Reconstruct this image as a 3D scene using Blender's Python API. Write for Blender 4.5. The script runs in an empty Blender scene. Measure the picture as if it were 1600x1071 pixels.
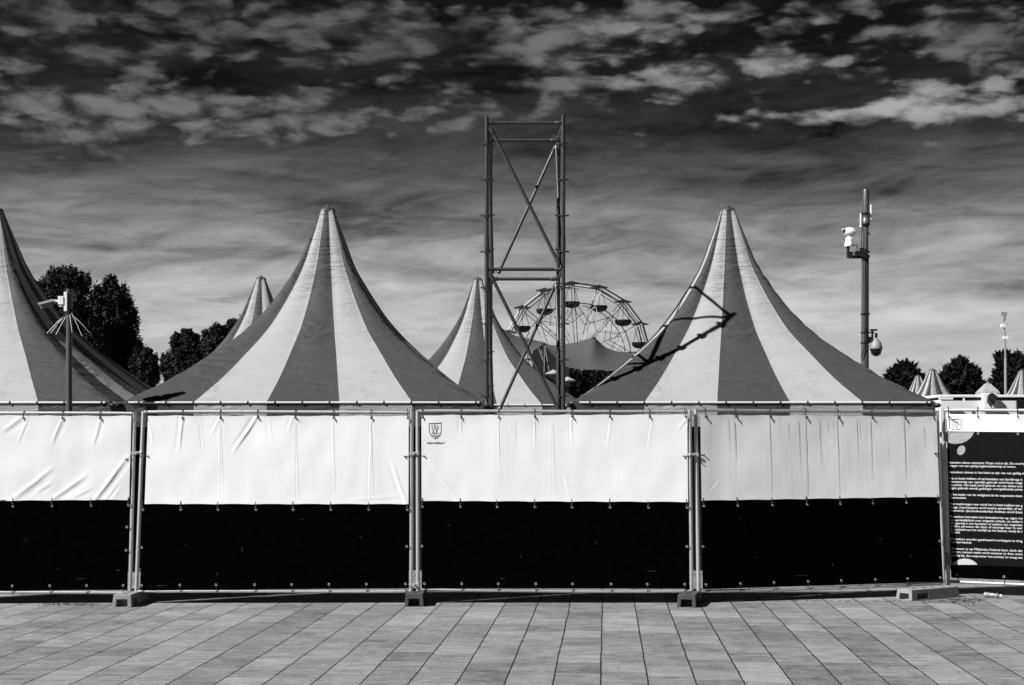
import bpy, bmesh, math, random
import numpy as np
from mathutils import Vector, noise
random.seed(7)
R = math.radians
S = bpy.context.scene
C = S.collection

# ------------------------------------------------------------------ camera
CX, CY, F, EYE = 815.0, 687.0, 2250.0, 1.82
cam = bpy.data.cameras.new('camera'); co = bpy.data.objects.new('camera', cam); C.objects.link(co)
co.location = (0, 0, EYE); co.rotation_euler = (R(90), 0, 0)
cam.sensor_width = 36; cam.lens = 36 * F / 1600
cam.shift_x = (800 - CX) / 1600; cam.shift_y = (CY - 535.5) / 1600
cam.clip_end = 3000; S.camera = co

# ------------------------------------------------------------------ light
SUN_AZ, SUN_EL = R(29), R(41.5)
sd = Vector((math.cos(SUN_EL) * math.cos(SUN_AZ), math.cos(SUN_EL) * math.sin(SUN_AZ), -math.sin(SUN_EL)))
sl = bpy.data.lights.new('sun', 'SUN'); sl.energy = 4.6; sl.angle = R(0.5); sl.color = (1, 1, 1)
so = bpy.data.objects.new('sun', sl); C.objects.link(so); so.rotation_euler = sd.to_track_quat('-Z', 'Y').to_euler()
S.view_settings.view_transform = 'Standard'; S.view_settings.look = 'None'
S.view_settings.exposure = 0.9; S.view_settings.gamma = 1
EXPO = 2 ** 0.9

# ------------------------------------------------------------------ world
W_ = bpy.data.worlds.new('World'); S.world = W_; W_.use_nodes = True
nt = W_.node_tree; nt.nodes.clear()
def N(t, **k):
    n = nt.nodes.new(t)
    for a, b in k.items(): setattr(n, a, b)
    return n
def lk(a, b): nt.links.new(a, b)
def M(op, a, b=None, c=None, clamp=False):
    n = N('ShaderNodeMath', operation=op, use_clamp=clamp)
    for i, x in enumerate((a, b, c)):
        if x is None: continue
        if isinstance(x, (int, float)): n.inputs[i].default_value = x
        else: lk(x, n.inputs[i])
    return n.outputs[0]
def ramp(fac, stops, interp='LINEAR'):
    n = N('ShaderNodeValToRGB'); lk(fac, n.inputs[0]); cr = n.color_ramp; cr.interpolation = interp
    while len(cr.elements) > 1: cr.elements.remove(cr.elements[-1])
    cr.elements[0].position = stops[0][0]; cr.elements[0].color = (stops[0][1],) * 3 + (1,)
    for p, v in stops[1:]:
        e = cr.elements.new(p); e.color = (v, v, v, 1)
    return n.outputs[0]
def noise_n(vec, scale, detail=6, rough=0.55, dist=0.0, lac=2.0):
    n = N('ShaderNodeTexNoise'); lk(vec, n.inputs['Vector']); n.inputs['Scale'].default_value = scale
    n.inputs['Detail'].default_value = detail; n.inputs['Roughness'].default_value = rough
    n.inputs['Distortion'].default_value = dist; n.inputs['Lacunarity'].default_value = lac
    return n.outputs['Fac']
def smooth(x, a, b):
    n = N('ShaderNodeMapRange', interpolation_type='SMOOTHSTEP'); lk(x, n.inputs[0])
    n.inputs[1].default_value = a; n.inputs[2].default_value = b
    return n.outputs[0]
tc = N('ShaderNodeTexCoord'); sx = N('ShaderNodeSeparateXYZ'); lk(tc.outputs['Generated'], sx.inputs[0])
x, y, z = sx.outputs
hor = M('SQRT', M('ADD', M('MULTIPLY', x, x), M('MULTIPLY', y, y)))
el = M('DIVIDE', z, M('MAXIMUM', hor, 0.001))          # tan of elevation
az = M('ARCTAN2', x, y)
zz = M('ADD', M('MAXIMUM', z, 0.0), 0.035)
def plane(sxx, syy, ox=0.0, oy=0.0):
    c = N('ShaderNodeCombineXYZ')
    lk(M('MULTIPLY_ADD', M('DIVIDE', x, zz), sxx, ox), c.inputs[0]); lk(M('MULTIPLY_ADD', M('DIVIDE', y, zz), syy, oy), c.inputs[1])
    return c.outputs[0]
cA = N('ShaderNodeCombineXYZ'); lk(az, cA.inputs[0]); lk(el, cA.inputs[1]); ang = cA.outputs[0]
def blob(px, py, wx, wy, amp=1.0):                     # soft cloud bank at a bearing and height in the sky
    a0 = math.atan((px - CX) / F); e0 = (CY - py) / F
    dx = M('DIVIDE', M('SUBTRACT', az, a0), wx / F); dy = M('DIVIDE', M('SUBTRACT', el, e0), wy / F)
    return M('MULTIPLY', M('EXPONENT', M('MULTIPLY', M('ADD', M('MULTIPLY', dx, dx), M('MULTIPLY', dy, dy)), -1.0)), amp)
def addall(l):
    r = l[0]
    for q in l[1:]: r = M('ADD', r, q)
    return r
elr = M('MULTIPLY', el, 2.5, clamp=True)
base = ramp(elr, [(0.0, .50), (0.10, .52), (0.21, .48), (0.32, .30), (0.42, .120), (0.51, .038), (0.60, .011), (0.78, .004), (1.0, .015)])
# high thin cloud: long wisps
st = N('ShaderNodeCombineXYZ'); lk(M('MULTIPLY_ADD', az, 5.5, M('MULTIPLY', el, 3.0)), st.inputs[0]); lk(M('MULTIPLY', el, 36.0), st.inputs[1])
wisp = noise_n(st.outputs[0], 1.0, 7, 0.58, .5)
st2 = N('ShaderNodeCombineXYZ'); lk(M('MULTIPLY_ADD', az, 16.0, 7.0), st2.inputs[0]); lk(M('MULTIPLY_ADD', el, 60.0, M('MULTIPLY', az, -6.0)), st2.inputs[1])
wisp2 = noise_n(st2.outputs[0], 1.0, 5, 0.62, 0.8)
wv = M('MULTIPLY', M('SUBTRACT', M('ADD', M('MULTIPLY', wisp, 0.62), M('MULTIPLY', wisp2, 0.38)), 0.5), 5.2)
wamp = ramp(elr, [(0.0, .08), (0.12, .15), (0.24, .26), (0.34, .24), (0.42, .11), (0.52, .038), (0.62, .014), (1, .006)])
base2 = M('MAXIMUM', M('MULTIPLY_ADD', wv, wamp, base), 0.004)
# broken cumulus layer
def voro(vec, scale, sm=.6):
    n = N('ShaderNodeTexVoronoi', feature='SMOOTH_F1'); n.inputs['Scale'].default_value = scale; n.inputs['Smoothness'].default_value = sm; lk(vec, n.inputs['Vector']); return n.outputs['Distance']
def warp(vec, amt, scale):
    n = N('ShaderNodeTexNoise'); n.inputs['Scale'].default_value = scale; n.inputs['Detail'].default_value = 5; lk(vec, n.inputs['Vector'])
    a = N('ShaderNodeVectorMath', operation='SUBTRACT'); lk(n.outputs['Color'], a.inputs[0]); a.inputs[1].default_value = (.5, .5, .5)
    b = N('ShaderNodeVectorMath', operation='SCALE'); lk(a.outputs[0], b.inputs[0]); b.inputs['Scale'].default_value = amt
    c = N('ShaderNodeVectorMath', operation='ADD'); lk(vec, c.inputs[0]); lk(b.outputs[0], c.inputs[1]); return c.outputs[0]
sa = N('ShaderNodeCombineXYZ'); lk(az, sa.inputs[0]); lk(M('MULTIPLY', el, 2.4), sa.inputs[1])
angw = warp(sa.outputs[0], .030, 26)
lump2 = M('SUBTRACT', 1.0, voro(angw, 33.0, .45)); lump3 = M('SUBTRACT', 1.0, voro(angw, 76.0, .4))
cn = noise_n(plane(1, .9, 3.1, 1.7), 3.4, 6, 0.56, 0.0)
puff = noise_n(angw, 24.0, 7, 0.60, 0.0)
cum = addall([M('MULTIPLY', cn, 0.30), M('MULTIPLY', lump2, 0.24), M('MULTIPLY', lump3, 0.17), M('MULTIPLY', puff, 0.36)])
bank = addall([blob(150, 190, 460, 48, .22), blob(560, 185, 230, 30, .14), blob(250, 40, 520, 42, .18), blob(60, 110, 200, 50, .10), blob(640, 75, 240, 45, .15), blob(280, 240, 330, 18, .08),
               blob(985, 45, 95, 34, .24), blob(860, 70, 60, 34, .18), blob(1150, 100, 90, 28, .28), blob(1060, 135, 210, 20, .16), blob(900, 135, 120, 22, .12),
               blob(1320, 190, 160, 13, .27), blob(1435, 170, 44, 22, .32), blob(1545, 198, 90, 24, .28), blob(1480, 75, 130, 32, .18), blob(1560, 115, 80, 40, .17),
               blob(1250, 118, 80, 12, .14), blob(1300, 228, 220, 8, .10), blob(1360, 30, 300, 20, .10)])
dens = M('ADD', cum, bank)
mask = smooth(dens, 0.575, 0.735)
# cloud tone: thicker parts of the bank catch more sun
shape = noise_n(angw, 38.0, 5, 0.62, 0.0)
tone = smooth(addall([M('MULTIPLY', dens, 0.55), M('MULTIPLY', shape, 0.55), M('MULTIPLY', lump2, .22)]), 0.68, 0.95)
tmax = addall([M('MULTIPLY', blob(1150, 110, 260, 80, 1), .17), M('MULTIPLY', blob(1440, 185, 260, 45, 1), .26), M('MULTIPLY', blob(150, 200, 560, 55, 1), .07), M('MULTIPLY', blob(985, 60, 120, 50, 1), .06)])
cl = M('MULTIPLY_ADD', tone, M('ADD', tmax, 0.085), 0.026)
mx = N('ShaderNodeMix', data_type='FLOAT'); lk(mask, mx.inputs[0]); lk(base2, mx.inputs[2]); lk(M('MAXIMUM', cl, M('MULTIPLY', base2, 0.9)), mx.inputs[3])
# small flat grey cloudlets low over the left trees
low = smooth(M('ADD', noise_n(st.outputs[0], 2.3, 5, 0.6, .4), addall([blob(345, 473, 60, 7, .22), blob(235, 470, 32, 5, .20), blob(640, 530, 60, 12, .2), blob(1000, 330, 60, 10, .0)])), .64, .80)
skyv = M('MULTIPLY', mx.outputs[0], M('SUBTRACT', 1.0, M('MULTIPLY', low, 0.32)))
# unseen sky behind the camera is dimmed to deepen shadows and blacken metal reflections
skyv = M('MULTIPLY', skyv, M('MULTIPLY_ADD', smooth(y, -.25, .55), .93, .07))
# physical sky, seen through a red filter as black and white film does, as a faint base
sky = N('ShaderNodeTexSky', sky_type='NISHITA'); sky.sun_disc = False; sky.sun_elevation = SUN_EL; sky.sun_rotation = math.atan2(-sd.x, -sd.y)
sr = N('ShaderNodeSeparateColor'); lk(sky.outputs[0], sr.inputs[0])
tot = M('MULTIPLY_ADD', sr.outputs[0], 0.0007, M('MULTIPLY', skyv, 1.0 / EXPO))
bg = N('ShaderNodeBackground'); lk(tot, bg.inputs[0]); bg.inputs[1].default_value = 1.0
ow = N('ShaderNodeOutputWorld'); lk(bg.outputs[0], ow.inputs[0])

# ------------------------------------------------------------------ materials
def mat(name, v, rough=0.7, metal=0.0, var=0.0, vscale=6.0, bump=0.0, bscale=30.0, stretch=(1, 1, 1), spec=0.3, streak=0.0, trans=0.0):
    global nt
    m = bpy.data.materials.new(name); m.use_nodes = True; nt = m.node_tree
    b = nt.nodes['Principled BSDF']; b.inputs['Roughness'].default_value = rough; b.inputs['Metallic'].default_value = metal
    b.inputs['Specular IOR Level'].default_value = spec
    b.inputs['Base Color'].default_value = (v, v, v, 1)
    t = N('ShaderNodeTexCoord'); mp = N('ShaderNodeMapping'); mp.inputs['Scale'].default_value = stretch; lk(t.outputs['Object'], mp.inputs[0])
    if var:
        f = noise_n(mp.outputs[0], vscale, 6, 0.6)
        val = M('MULTIPLY', M('MULTIPLY_ADD', M('SUBTRACT', f, 0.5), 2 * var, 1.0), v)
        if streak:
            m2 = N('ShaderNodeMapping'); m2.inputs['Scale'].default_value = (26, 26, .7); lk(t.outputs['Object'], m2.inputs[0])
            s_ = smooth(noise_n(m2.outputs[0], 1.0, 5, .7), .52, .78)
            val = M('MULTIPLY', val, M('SUBTRACT', 1.0, M('MULTIPLY', s_, streak)))
        c = N('ShaderNodeCombineColor'); [lk(val, c.inputs[i]) for i in range(3)]; lk(c.outputs[0], b.inputs['Base Color'])
    if bump:
        bn = N('ShaderNodeBump'); bn.inputs['Strength'].default_value = 1.0; bn.inputs['Distance'].default_value = bump
        hh_ = noise_n(mp.outputs[0], bscale, 5, 0.6)
        if 'canvas' in name: hh_ = M('MULTIPLY', M('SUBTRACT', hh_, .5), M('MULTIPLY_ADD', smooth(noise_n(t.outputs['Object'], 1.1, 3, .6), .42, .66), 1.6, .15))
        lk(hh_, bn.inputs['Height']); lk(bn.outputs[0], b.inputs['Normal'])
    return m
MT = dict(
    steel=mat('galvanised_steel', .60, .40, .7, .25, 30, spec=.5),
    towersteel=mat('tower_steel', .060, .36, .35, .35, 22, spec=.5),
    steel_dull=mat('weathered_steel', .42, .5, .6, .3, 25, spec=.5),
    wire=mat('fence_wire', .35, .5, .6),
    white=mat('white_banner_cloth', .70, .75, 0, .03, 3, .0006, 60, spec=.2, streak=.03),
    whited=mat('stained_banner_cloth', .76, .75, 0, .05, 4, .0006, 60, spec=.2, streak=.20),
    screen=mat('black_screen_cloth', .0012, .95, 0, .3, 8, spec=0.0),
    signblack=mat('black_printed_cloth', .006, .8, 0, .1, 5, spec=.03),
    print_=mat('white_print', .72, .8), printl=mat('pale_print', .42, .8, 0, .3, 9), printg=mat('grey_print', .26, .8, 0, .35, 9, stretch=(1, 1, 5)), ink=mat('black_ink', .02, .8), inkg=mat('grey_ink', .22, .8),
    tie=mat('cable_tie_plastic', .015, .6), eyelet=mat('metal_eyelet', .35, .6, .3),
    foot=mat('recycled_rubber_foot', .06, .9, 0, .35, 18, .004, 60, spec=.1),
    footc=mat('concrete_foot', .22, .9, 0, .35, 14, .003, 60, spec=.15),
    tdark=mat('dark_tent_canvas', .046, .62, 0, .14, 2.2, .06, 3.2, stretch=(.7, .7, 4.0), spec=.22),
    tlight=mat('light_tent_canvas', .30, .65, 0, .12, 2.2, .05, 3.2, stretch=(.7, .7, 4.0), spec=.2),
    wall=mat('dark_side_wall', .012, .8, 0, .1, 3, spec=.1), stain=mat('dirt_streak', .40, .9, 0, .2, 9), stainf=mat('faint_dirt_streak', .58, .9, 0, .1, 9),
    scuff=mat('dust_scuff', .028, .9, 0, .4, 30),
    domep=mat('dome_plastic', .22, .5, spec=.4),
    tcap=mat('tent_cap_metal', .05, .6, .2, .2, 9),
    tube=mat('white_eave_tube', .62, .5, .1, .1, 12), black=mat('black_plastic', .012, .6), blackm=mat('black_metal', .02, .5, .4),
    whitep=mat('white_plastic', .72, .45, 0, .04, 9, spec=.4), grey=mat('grey_plastic', .22, .5, 0, .1, 9), glass=mat('dark_glass', .01, .08, 0, spec=.8),
    pole=mat('pole_steel', .10, .36, .35, .25, 9, stretch=(1, 1, .3)),
    cabin=mat('cabin_wall_paint', .62, .55, 0, .08, 3, streak=.10), cabinroof=mat('cabin_roof_metal', .70, .5, 0, .08, 3),
    wheelw=mat('wheel_white_paint', .55, .5), wheeld=mat('wheel_dark_paint', .025, .5), sail=mat('stretch_tent_fabric', .062, .8, 0, .12, .6, .03, .8),
    leaf=mat('tree_leaf', .020, .7, 0, .5, 1.2, spec=.15), leafd=mat('tree_leaf_dark', .012, .7, 0, .5, 1.5, spec=.12), bark=mat('bark', .05, .9, 0, .3, 5, .02, 9),
    litter=mat('dry_leaf', .10, .9, 0, .6, 60), bottle=mat('clear_plastic', .22, .25, 0, .2, 40, spec=.6),
)
# paving: long slabs, columns running away from the camera
def paving():
    global nt
    m = bpy.data.materials.new('stone_paving'); m.use_nodes = True; nt = m.node_tree
    b = nt.nodes['Principled BSDF']; b.inputs['Specular IOR Level'].default_value = .25
    t = N('ShaderNodeTexCoord'); mp = N('ShaderNodeMapping'); mp.vector_type = 'POINT'
    mp.inputs['Rotation'].default_value = (0, 0, R(3.36)); lk(t.outputs['Object'], mp.inputs[0])
    s = N('ShaderNodeSeparateXYZ'); lk(mp.outputs[0], s.inputs[0]); X, Y, _ = s.outputs
    wob = M('MULTIPLY', M('SUBTRACT', noise_n(mp.outputs[0], 1.3, 2), .5), .018)
    wob2 = M('MULTIPLY', M('SUBTRACT', noise_n(mp.outputs[0], 22, 3, .7), .5), .010)
    cw, L = .3576, .49
    ph = cw - ((.594 * math.cos(R(3.36)) - 10.8 * math.sin(R(3.36))) % cw)
    cx_ = M('DIVIDE', M('ADD', M('ADD', X, 20 * cw + ph), M('ADD', wob, wob2)), cw)
    col = M('FLOOR', cx_); fx = M('FRACT', cx_)
    w1 = N('ShaderNodeTexWhiteNoise', noise_dimensions='1D'); lk(col, w1.inputs['W'])
    cy_ = M('ADD', M('DIVIDE', M('ADD', Y, wob2), L), M('MULTIPLY', w1.outputs[0], 7.3))
    row = M('FLOOR', cy_); fy = M('FRACT', cy_)
    cc = N('ShaderNodeCombineXYZ'); lk(col, cc.inputs[0]); lk(row, cc.inputs[1])
    w2 = N('ShaderNodeTexWhiteNoise', noise_dimensions='2D'); lk(cc.outputs[0], w2.inputs[0])
    row2 = M('FLOOR', M('DIVIDE', cy_, 2.0)); c2 = N('ShaderNodeCombineXYZ'); lk(col, c2.inputs[0]); lk(row2, c2.inputs[1])
    w3 = N('ShaderNodeTexWhiteNoise', noise_dimensions='2D'); lk(c2.outputs[0], w3.inputs[0])
    dx = M('MULTIPLY', M('MINIMUM', fx, M('SUBTRACT', 1.0, fx)), cw)
    dy = M('MULTIPLY', M('MINIMUM', fy, M('SUBTRACT', 1.0, fy)), L)
    jn = noise_n(mp.outputs[0], 16, 4, .75)
    jw = M('MULTIPLY_ADD', jn, .020, -.0055)
    jx = M('SUBTRACT', 1.0, smooth(M('SUBTRACT', dx, jw), -.002, .004))
    jy = M('MULTIPLY', M('SUBTRACT', 1.0, smooth(dy, .002, .009)), M('MULTIPLY_ADD', smooth(noise_n(mp.outputs[0], 2.2, 3), .40, .60), .75, .25))
    gm = N('ShaderNodeMapping'); gm.inputs['Scale'].default_value = (2.2, 16, 1); lk(t.outputs['Object'], gm.inputs[0])
    g1 = noise_n(gm.outputs[0], 1.2, 9, .68, .4)
    g2 = noise_n(mp.outputs[0], .9, 5, .6); g3 = noise_n(mp.outputs[0], 90, 3, .7); g4 = noise_n(mp.outputs[0], 4.5, 6, .65, 1.0)
    v = addall([M('MULTIPLY', M('SUBTRACT', g1, .5), 1.9), M('MULTIPLY', M('SUBTRACT', g2, .5), .5), M('MULTIPLY', M('SUBTRACT', g3, .5), 1.0), M('MULTIPLY', M('SUBTRACT', g4, .5), 1.3),
                M('MULTIPLY', M('SUBTRACT', w2.outputs[0], .5), .38), M('MULTIPLY', M('SUBTRACT', w3.outputs[0], .5), .34), M('MULTIPLY', M('SUBTRACT', noise_n(mp.outputs[0], 34, 4, .7), .5), 1.3)])
    a = M('MULTIPLY', M('ADD', v, 1.0), .172)
    spot = smooth(noise_n(mp.outputs[0], 14, 3, .6), .70, .76); a = M('MULTIPLY', a, M('SUBTRACT', 1.0, M('MULTIPLY', spot, .45)))
    a = M('MULTIPLY', a, M('SUBTRACT', 1.0, M('MULTIPLY', jx, .93))); a = M('MULTIPLY', a, M('SUBTRACT', 1.0, M('MULTIPLY', jy, .8)))
    c = N('ShaderNodeCombineColor'); [lk(a, c.inputs[i]) for i in range(3)]; lk(c.outputs[0], b.inputs['Base Color'])
    b.inputs['Roughness'].default_value = .85
    h = addall([M('MULTIPLY', jx, -1.0), M('MULTIPLY', jy, -.5), M('MULTIPLY', g3, .35), M('MULTIPLY', g1, .35), M('MULTIPLY', w2.outputs[0], .3)])
    bn = N('ShaderNodeBump'); bn.inputs['Strength'].default_value = .8; bn.inputs['Distance'].default_value = .006
    lk(h, bn.inputs['Height']); lk(bn.outputs[0], b.inputs['Normal'])
    return m
MT['paving'] = paving()

# ------------------------------------------------------------------ mesh helpers
def P(px, py, d):
    return Vector(((px - CX) / F * d, d, EYE + (CY - py) / F * d))
def tag(o, label=None, cat=None, group=None, kind=None):
    if label: o['label'] = label
    if cat: o['category'] = cat
    if group: o['group'] = group
    if kind: o['kind'] = kind
    return o
class MB:
    def __init__(s): s.v = []; s.f = []; s.m = []
    def face(s, idx, m=0): s.f.append(tuple(idx)); s.m.append(m)
    def add(s, vs, fs, m=0):
        b = len(s.v); s.v += [Vector(q) for q in vs]
        for f in fs: s.face([b + i for i in f], m)
        return s
    def tube(s, p0, p1, r0, r1=None, n=10, m=0, cap=True):
        r1 = r0 if r1 is None else r1
        p0, p1 = Vector(p0), Vector(p1); d = (p1 - p0).normalized()
        a = d.orthogonal().normalized(); b = d.cross(a); k = len(s.v)
        for p, r in ((p0, r0), (p1, r1)):
            for i in range(n):
                t = 2 * math.pi * i / n; s.v.append(p + a * (r * math.cos(t)) + b * (r * math.sin(t)))
        for i in range(n): j = (i + 1) % n; s.face((k + i, k + j, k + n + j, k + n + i), m)
        if cap: s.face([k + i for i in reversed(range(n))], m); s.face([k + n + i for i in range(n)], m)
        return s
    def path(s, pts, r, n=6, m=0, closed=False):
        pts = [Vector(p) for p in pts]; k = len(s.v); L = len(pts); ref = None
        for i, p in enumerate(pts):
            a = pts[(i - 1) % L] if (closed or i) else p; c = pts[(i + 1) % L] if (closed or i < L - 1) else p
            d = (c - a).normalized()
            ref = d.orthogonal().normalized() if ref is None else (ref - d * ref.dot(d)).normalized()
            q = d.cross(ref); rr = r[i] if isinstance(r, (list, tuple)) else r
            for j in range(n):
                t = 2 * math.pi * j / n; s.v.append(p + ref * (rr * math.cos(t)) + q * (rr * math.sin(t)))
        for i in range(L if closed else L - 1):
            i2 = (i + 1) % L
            for j in range(n): j2 = (j + 1) % n; s.face((k + i * n + j, k + i * n + j2, k + i2 * n + j2, k + i2 * n + j), m)
        if not closed: s.face([k + j for j in reversed(range(n))], m); s.face([k + (L - 1) * n + j for j in range(n)], m)
        return s
    def lathe(s, o, axis, prof, n=20, m=0):
        o = Vector(o); d = Vector(axis).normalized(); a = d.orthogonal().normalized(); b = d.cross(a); k = len(s.v)
        for h, r in prof:
            for i in range(n):
                t = 2 * math.pi * i / n; s.v.append(o + d * h + a * (r * math.cos(t)) + b * (r * math.sin(t)))
        for q in range(len(prof) - 1):
            for i in range(n): j = (i + 1) % n; s.face((k + q * n + i, k + q * n + j, k + (q + 1) * n + j, k + (q + 1) * n + i), m)
        s.face([k + i for i in reversed(range(n))], m); s.face([k + (len(prof) - 1) * n + i for i in range(n)], m)
        return s
    def box(s, c, size, rz=0.0, m=0, frame=None):
        c = Vector(c); h = Vector(size) / 2
        if frame: ex, ey, ez = frame
        else: ex, ey, ez = Vector((math.cos(rz), math.sin(rz), 0)), Vector((-math.sin(rz), math.cos(rz), 0)), Vector((0, 0, 1))
        vs = [c + ex * (h.x * a) + ey * (h.y * b) + ez * (h.z * g) for g in (-1, 1) for b in (-1, 1) for a in (-1, 1)]
        return s.add(vs, [(0, 2, 3, 1), (4, 5, 7, 6), (0, 1, 5, 4), (2, 6, 7, 3), (0, 4, 6, 2), (1, 3, 7, 5)], m)
    def build(s, name, mats, parent=None, smooth=True, bevel=0.0):
        if not isinstance(mats, (list, tuple)): mats = [mats]
        off = Vector((0, 0, 0)); q = parent
        while q is not None: off += q.location; q = q.parent
        me = bpy.data.meshes.new(name); me.from_pydata([tuple(p - off) for p in s.v], [], s.f)
        for q in mats: me.materials.append(MT[q])
        me.polygons.foreach_set('material_index', s.m)
        if smooth: me.polygons.foreach_set('use_smooth', [True] * len(s.f))
        bm = bmesh.new(); bm.from_mesh(me); bmesh.ops.recalc_face_normals(bm, faces=bm.faces)
        if bevel: bmesh.ops.bevel(bm, geom=[e for e in bm.edges if e.calc_face_angle(0) > .6], offset=bevel, segments=2, profile=.6, affect='EDGES')
        if smooth:
            for e in bm.edges:
                if len(e.link_faces) == 2 and e.calc_face_angle(0) > R(42): e.smooth = False
        bm.to_mesh(me); bm.free(); me.update()
        o = bpy.data.objects.new(name, me); C.objects.link(o)
        if parent: o.parent = parent
        return o
def empty(name, loc, label, cat, group=None):
    o = bpy.data.objects.new(name, None); o.empty_display_size = .2; C.objects.link(o); o.location = loc
    return tag(o, label, cat, group)
def copy_tree(o, parent=None):
    c = o.copy(); C.objects.link(c); c.parent = parent
    for ch in list(o.children): copy_tree(ch, c)
    return c
def lerp(a, b, t): return a + (b - a) * t

# ------------------------------------------------------------------ ground
g = MB(); g.add([(-900, -60, 0), (900, -60, 0), (900, 1500, 0), (-900, 1500, 0)], [(0, 1, 2, 3)])
tag(g.build('ground', 'paving', smooth=False), kind='structure')

# ------------------------------------------------------------------ fence
class Panel:
    def __init__(s, BL, BR, TL, TR):
        s.px = (BL, BR, TL, TR)
        s.c = [P(*q) for q in (BL, BR, TL, TR)]
        bl, br, tl, tr = s.c
        n = (br - bl).cross(tl - bl).normalized()
        s.n = n if n.y < 0 else -n
        s.w = (br - bl).length; s.h = ((tl - bl).length + (tr - br).length) / 2
    def W(s, u, v, d=0.0):
        bl, br, tl, tr = s.c
        return lerp(lerp(bl, br, u), lerp(tl, tr, u), v) + s.n * d
    def uv(s, px, py):                                   # point of the panel seen in the photo at px, py
        u, v = .5, .5
        for _ in range(12):
            p = s.W(u, v); qx = CX + p.x / p.y * F; qy = CY - (p.z - EYE) / p.y * F
            pa = s.W(u + .01, v); pb = s.W(u, v + .01)
            dux = (CX + pa.x / pa.y * F - qx) / .01; duy = (CY - (pa.z - EYE) / pa.y * F - qy) / .01
            dvx = (CX + pb.x / pb.y * F - qx) / .01; dvy = (CY - (pb.z - EYE) / pb.y * F - qy) / .01
            det = dux * dvy - duy * dvx; ex, ey = px - qx, py - qy
            u += (ex * dvy - ey * dvx) / det; v += (dux * ey - duy * ex) / det
        return u, v
panels = [
    Panel((-222, 927, 15.85), (203, 925, 16.02), (-214, 647, 16.05), (210.5, 646, 16.12)),
    Panel((213, 925, 15.97), (642.4, 922.5, 16.0), (224, 644.5, 16.10), (643, 644, 16.05)),
    Panel((653, 922, 16.0), (1080.3, 923, 16.0), (652.4, 643, 16.05), (1077.5, 642.5, 16.05)),
    Panel((1091.4, 924, 16.0), (1474.3, 912, 16.82), (1087, 641, 16.1), (1464.4, 643, 17.0)),
    Panel((1482, 907.4, 17.02), (1915, 925.1, 15.75), (1474, 640, 17.10), (1909, 642, 15.78)),
]
plabels = ['galvanised fence panel left of the post pair under the camera pole, leftmost of all',
           'second fence panel from the left, between the leftmost one and the shield emblem banner',
           'galvanised fence panel carrying the banner with the black shield emblem, before the scaffold tower',
           'galvanised fence panel turned slightly away, holding the greyer stained banner',
           'galvanised fence panel holding the black banner of printed white rules']
roots = []; ban_roots = []; scr_roots = []
for i, p in enumerate(panels):
    b0 = p.W(.5, 0); rt = empty('mesh_fence', (b0.x, b0.y, 0), plabels[i], 'fence panel', 'fence panels along the paving')
    roots.append(rt); r = .0215
    for u in (0, 1):
        MB().tube(p.W(u, -.045), p.W(u, 1.005), r, n=14).build('post', 'steel', rt)
    MB().path([p.W(t, 1 + .003 * math.sin(3.1 * t + i) - (0 if 0 < t < 1 else .002)) for t in [k / 12 for k in range(13)]], .0185, 12).build('top_tube', 'steel', rt)
    MB().path([p.W(t, -.002 + .004 * math.sin(4 * t + i)) for t in [k / 12 for k in range(13)]], .0185, 12).build('bottom_tube', 'steel', rt)
    wm = MB()
    for k in range(1, 46): u = k / 46; wm.tube(p.W(u, 0.0, -.004), p.W(u, 1.0, -.004), .0020, n=4, cap=False)
    for k in range(1, 9): v = k / 9; wm.tube(p.W(0, v, -.008), p.W(1, v, -.008), .0020, n=4, cap=False)
    wm.build('wire_mesh', 'wire', rt)

def cloth(name, mats, p, u0, u1, vtop, vbot, creases, label, cat, group, d0=.028, nu=300, nv=70, seed=0, amp=.006, kc=1.0):
    """a hanging sheet tied in front of a panel; vtop(u), vbot(u) are its edges"""
    b0 = p.W((u0 + u1) / 2, vbot(.5)); rt = None
    root = empty(name, (b0.x, b0.y - .03, b0.z), label, cat, group)
    cr = []
    for (x0, y0, x1, y1, A, w) in creases:
        a = p.uv(x0, y0); b = p.uv(x1, y1); cr.append((a[0] * p.w, a[1] * p.h, b[0] * p.w, b[1] * p.h, A * kc, w))
    us = np.linspace(u0, u1, nu); mb = MB()
    def height(u, v):
            X = u * p.w; Y = v * p.h
            h = amp * noise.noise(Vector((X * 1.7, Y * 1.9, seed * 3.7))) + amp * .35 * noise.noise(Vector((X * 5.1, Y * 3.3, seed * 5.1 + 4)))
            for (ax, ay, bx, by, A, w) in cr:
                dx, dy = bx - ax, by - ay; L = math.hypot(dx, dy); s = ((X - ax) * dx + (Y - ay) * dy) / L / L
                if -.15 < s < 1.15:
                    q = ((X - ax) * dy - (Y - ay) * dx) / L + .010 * noise.noise(Vector((X * 4, Y * 4, ax * 7)))
                    if abs(q) < w * 4:
                        t = max(0, min(1, s)); ta = math.sin(math.pi * min(1, max(0, (s + .15) / 1.3))) ** .7
                        h += A * ta * (math.exp(-(q / w) ** 2) - .35 * math.exp(-((q - 2.2 * w) / (2.0 * w)) ** 2))
            return d0 + h
    if name == 'banner': p.hb = height
    else: p.hs = height
    for j in range(nv):
        tt = j / (nv - 1)
        for i in range(nu):
            u = us[i]; v = lerp(vbot(u), vtop(u), tt); h = height(u, v)
            eh = .004 * (tt ** 14) + .003 * ((1 - tt) ** 14)       # stitched hem
            mb.v.append(p.W(u, v, h + eh))
    for j in range(nv - 1):
        for i in range(nu - 1):
            k = j * nu + i; mb.face((k, k + 1, k + nu + 1, k + nu))
    o = mb.build('cloth', mats, root)
    return root
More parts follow.
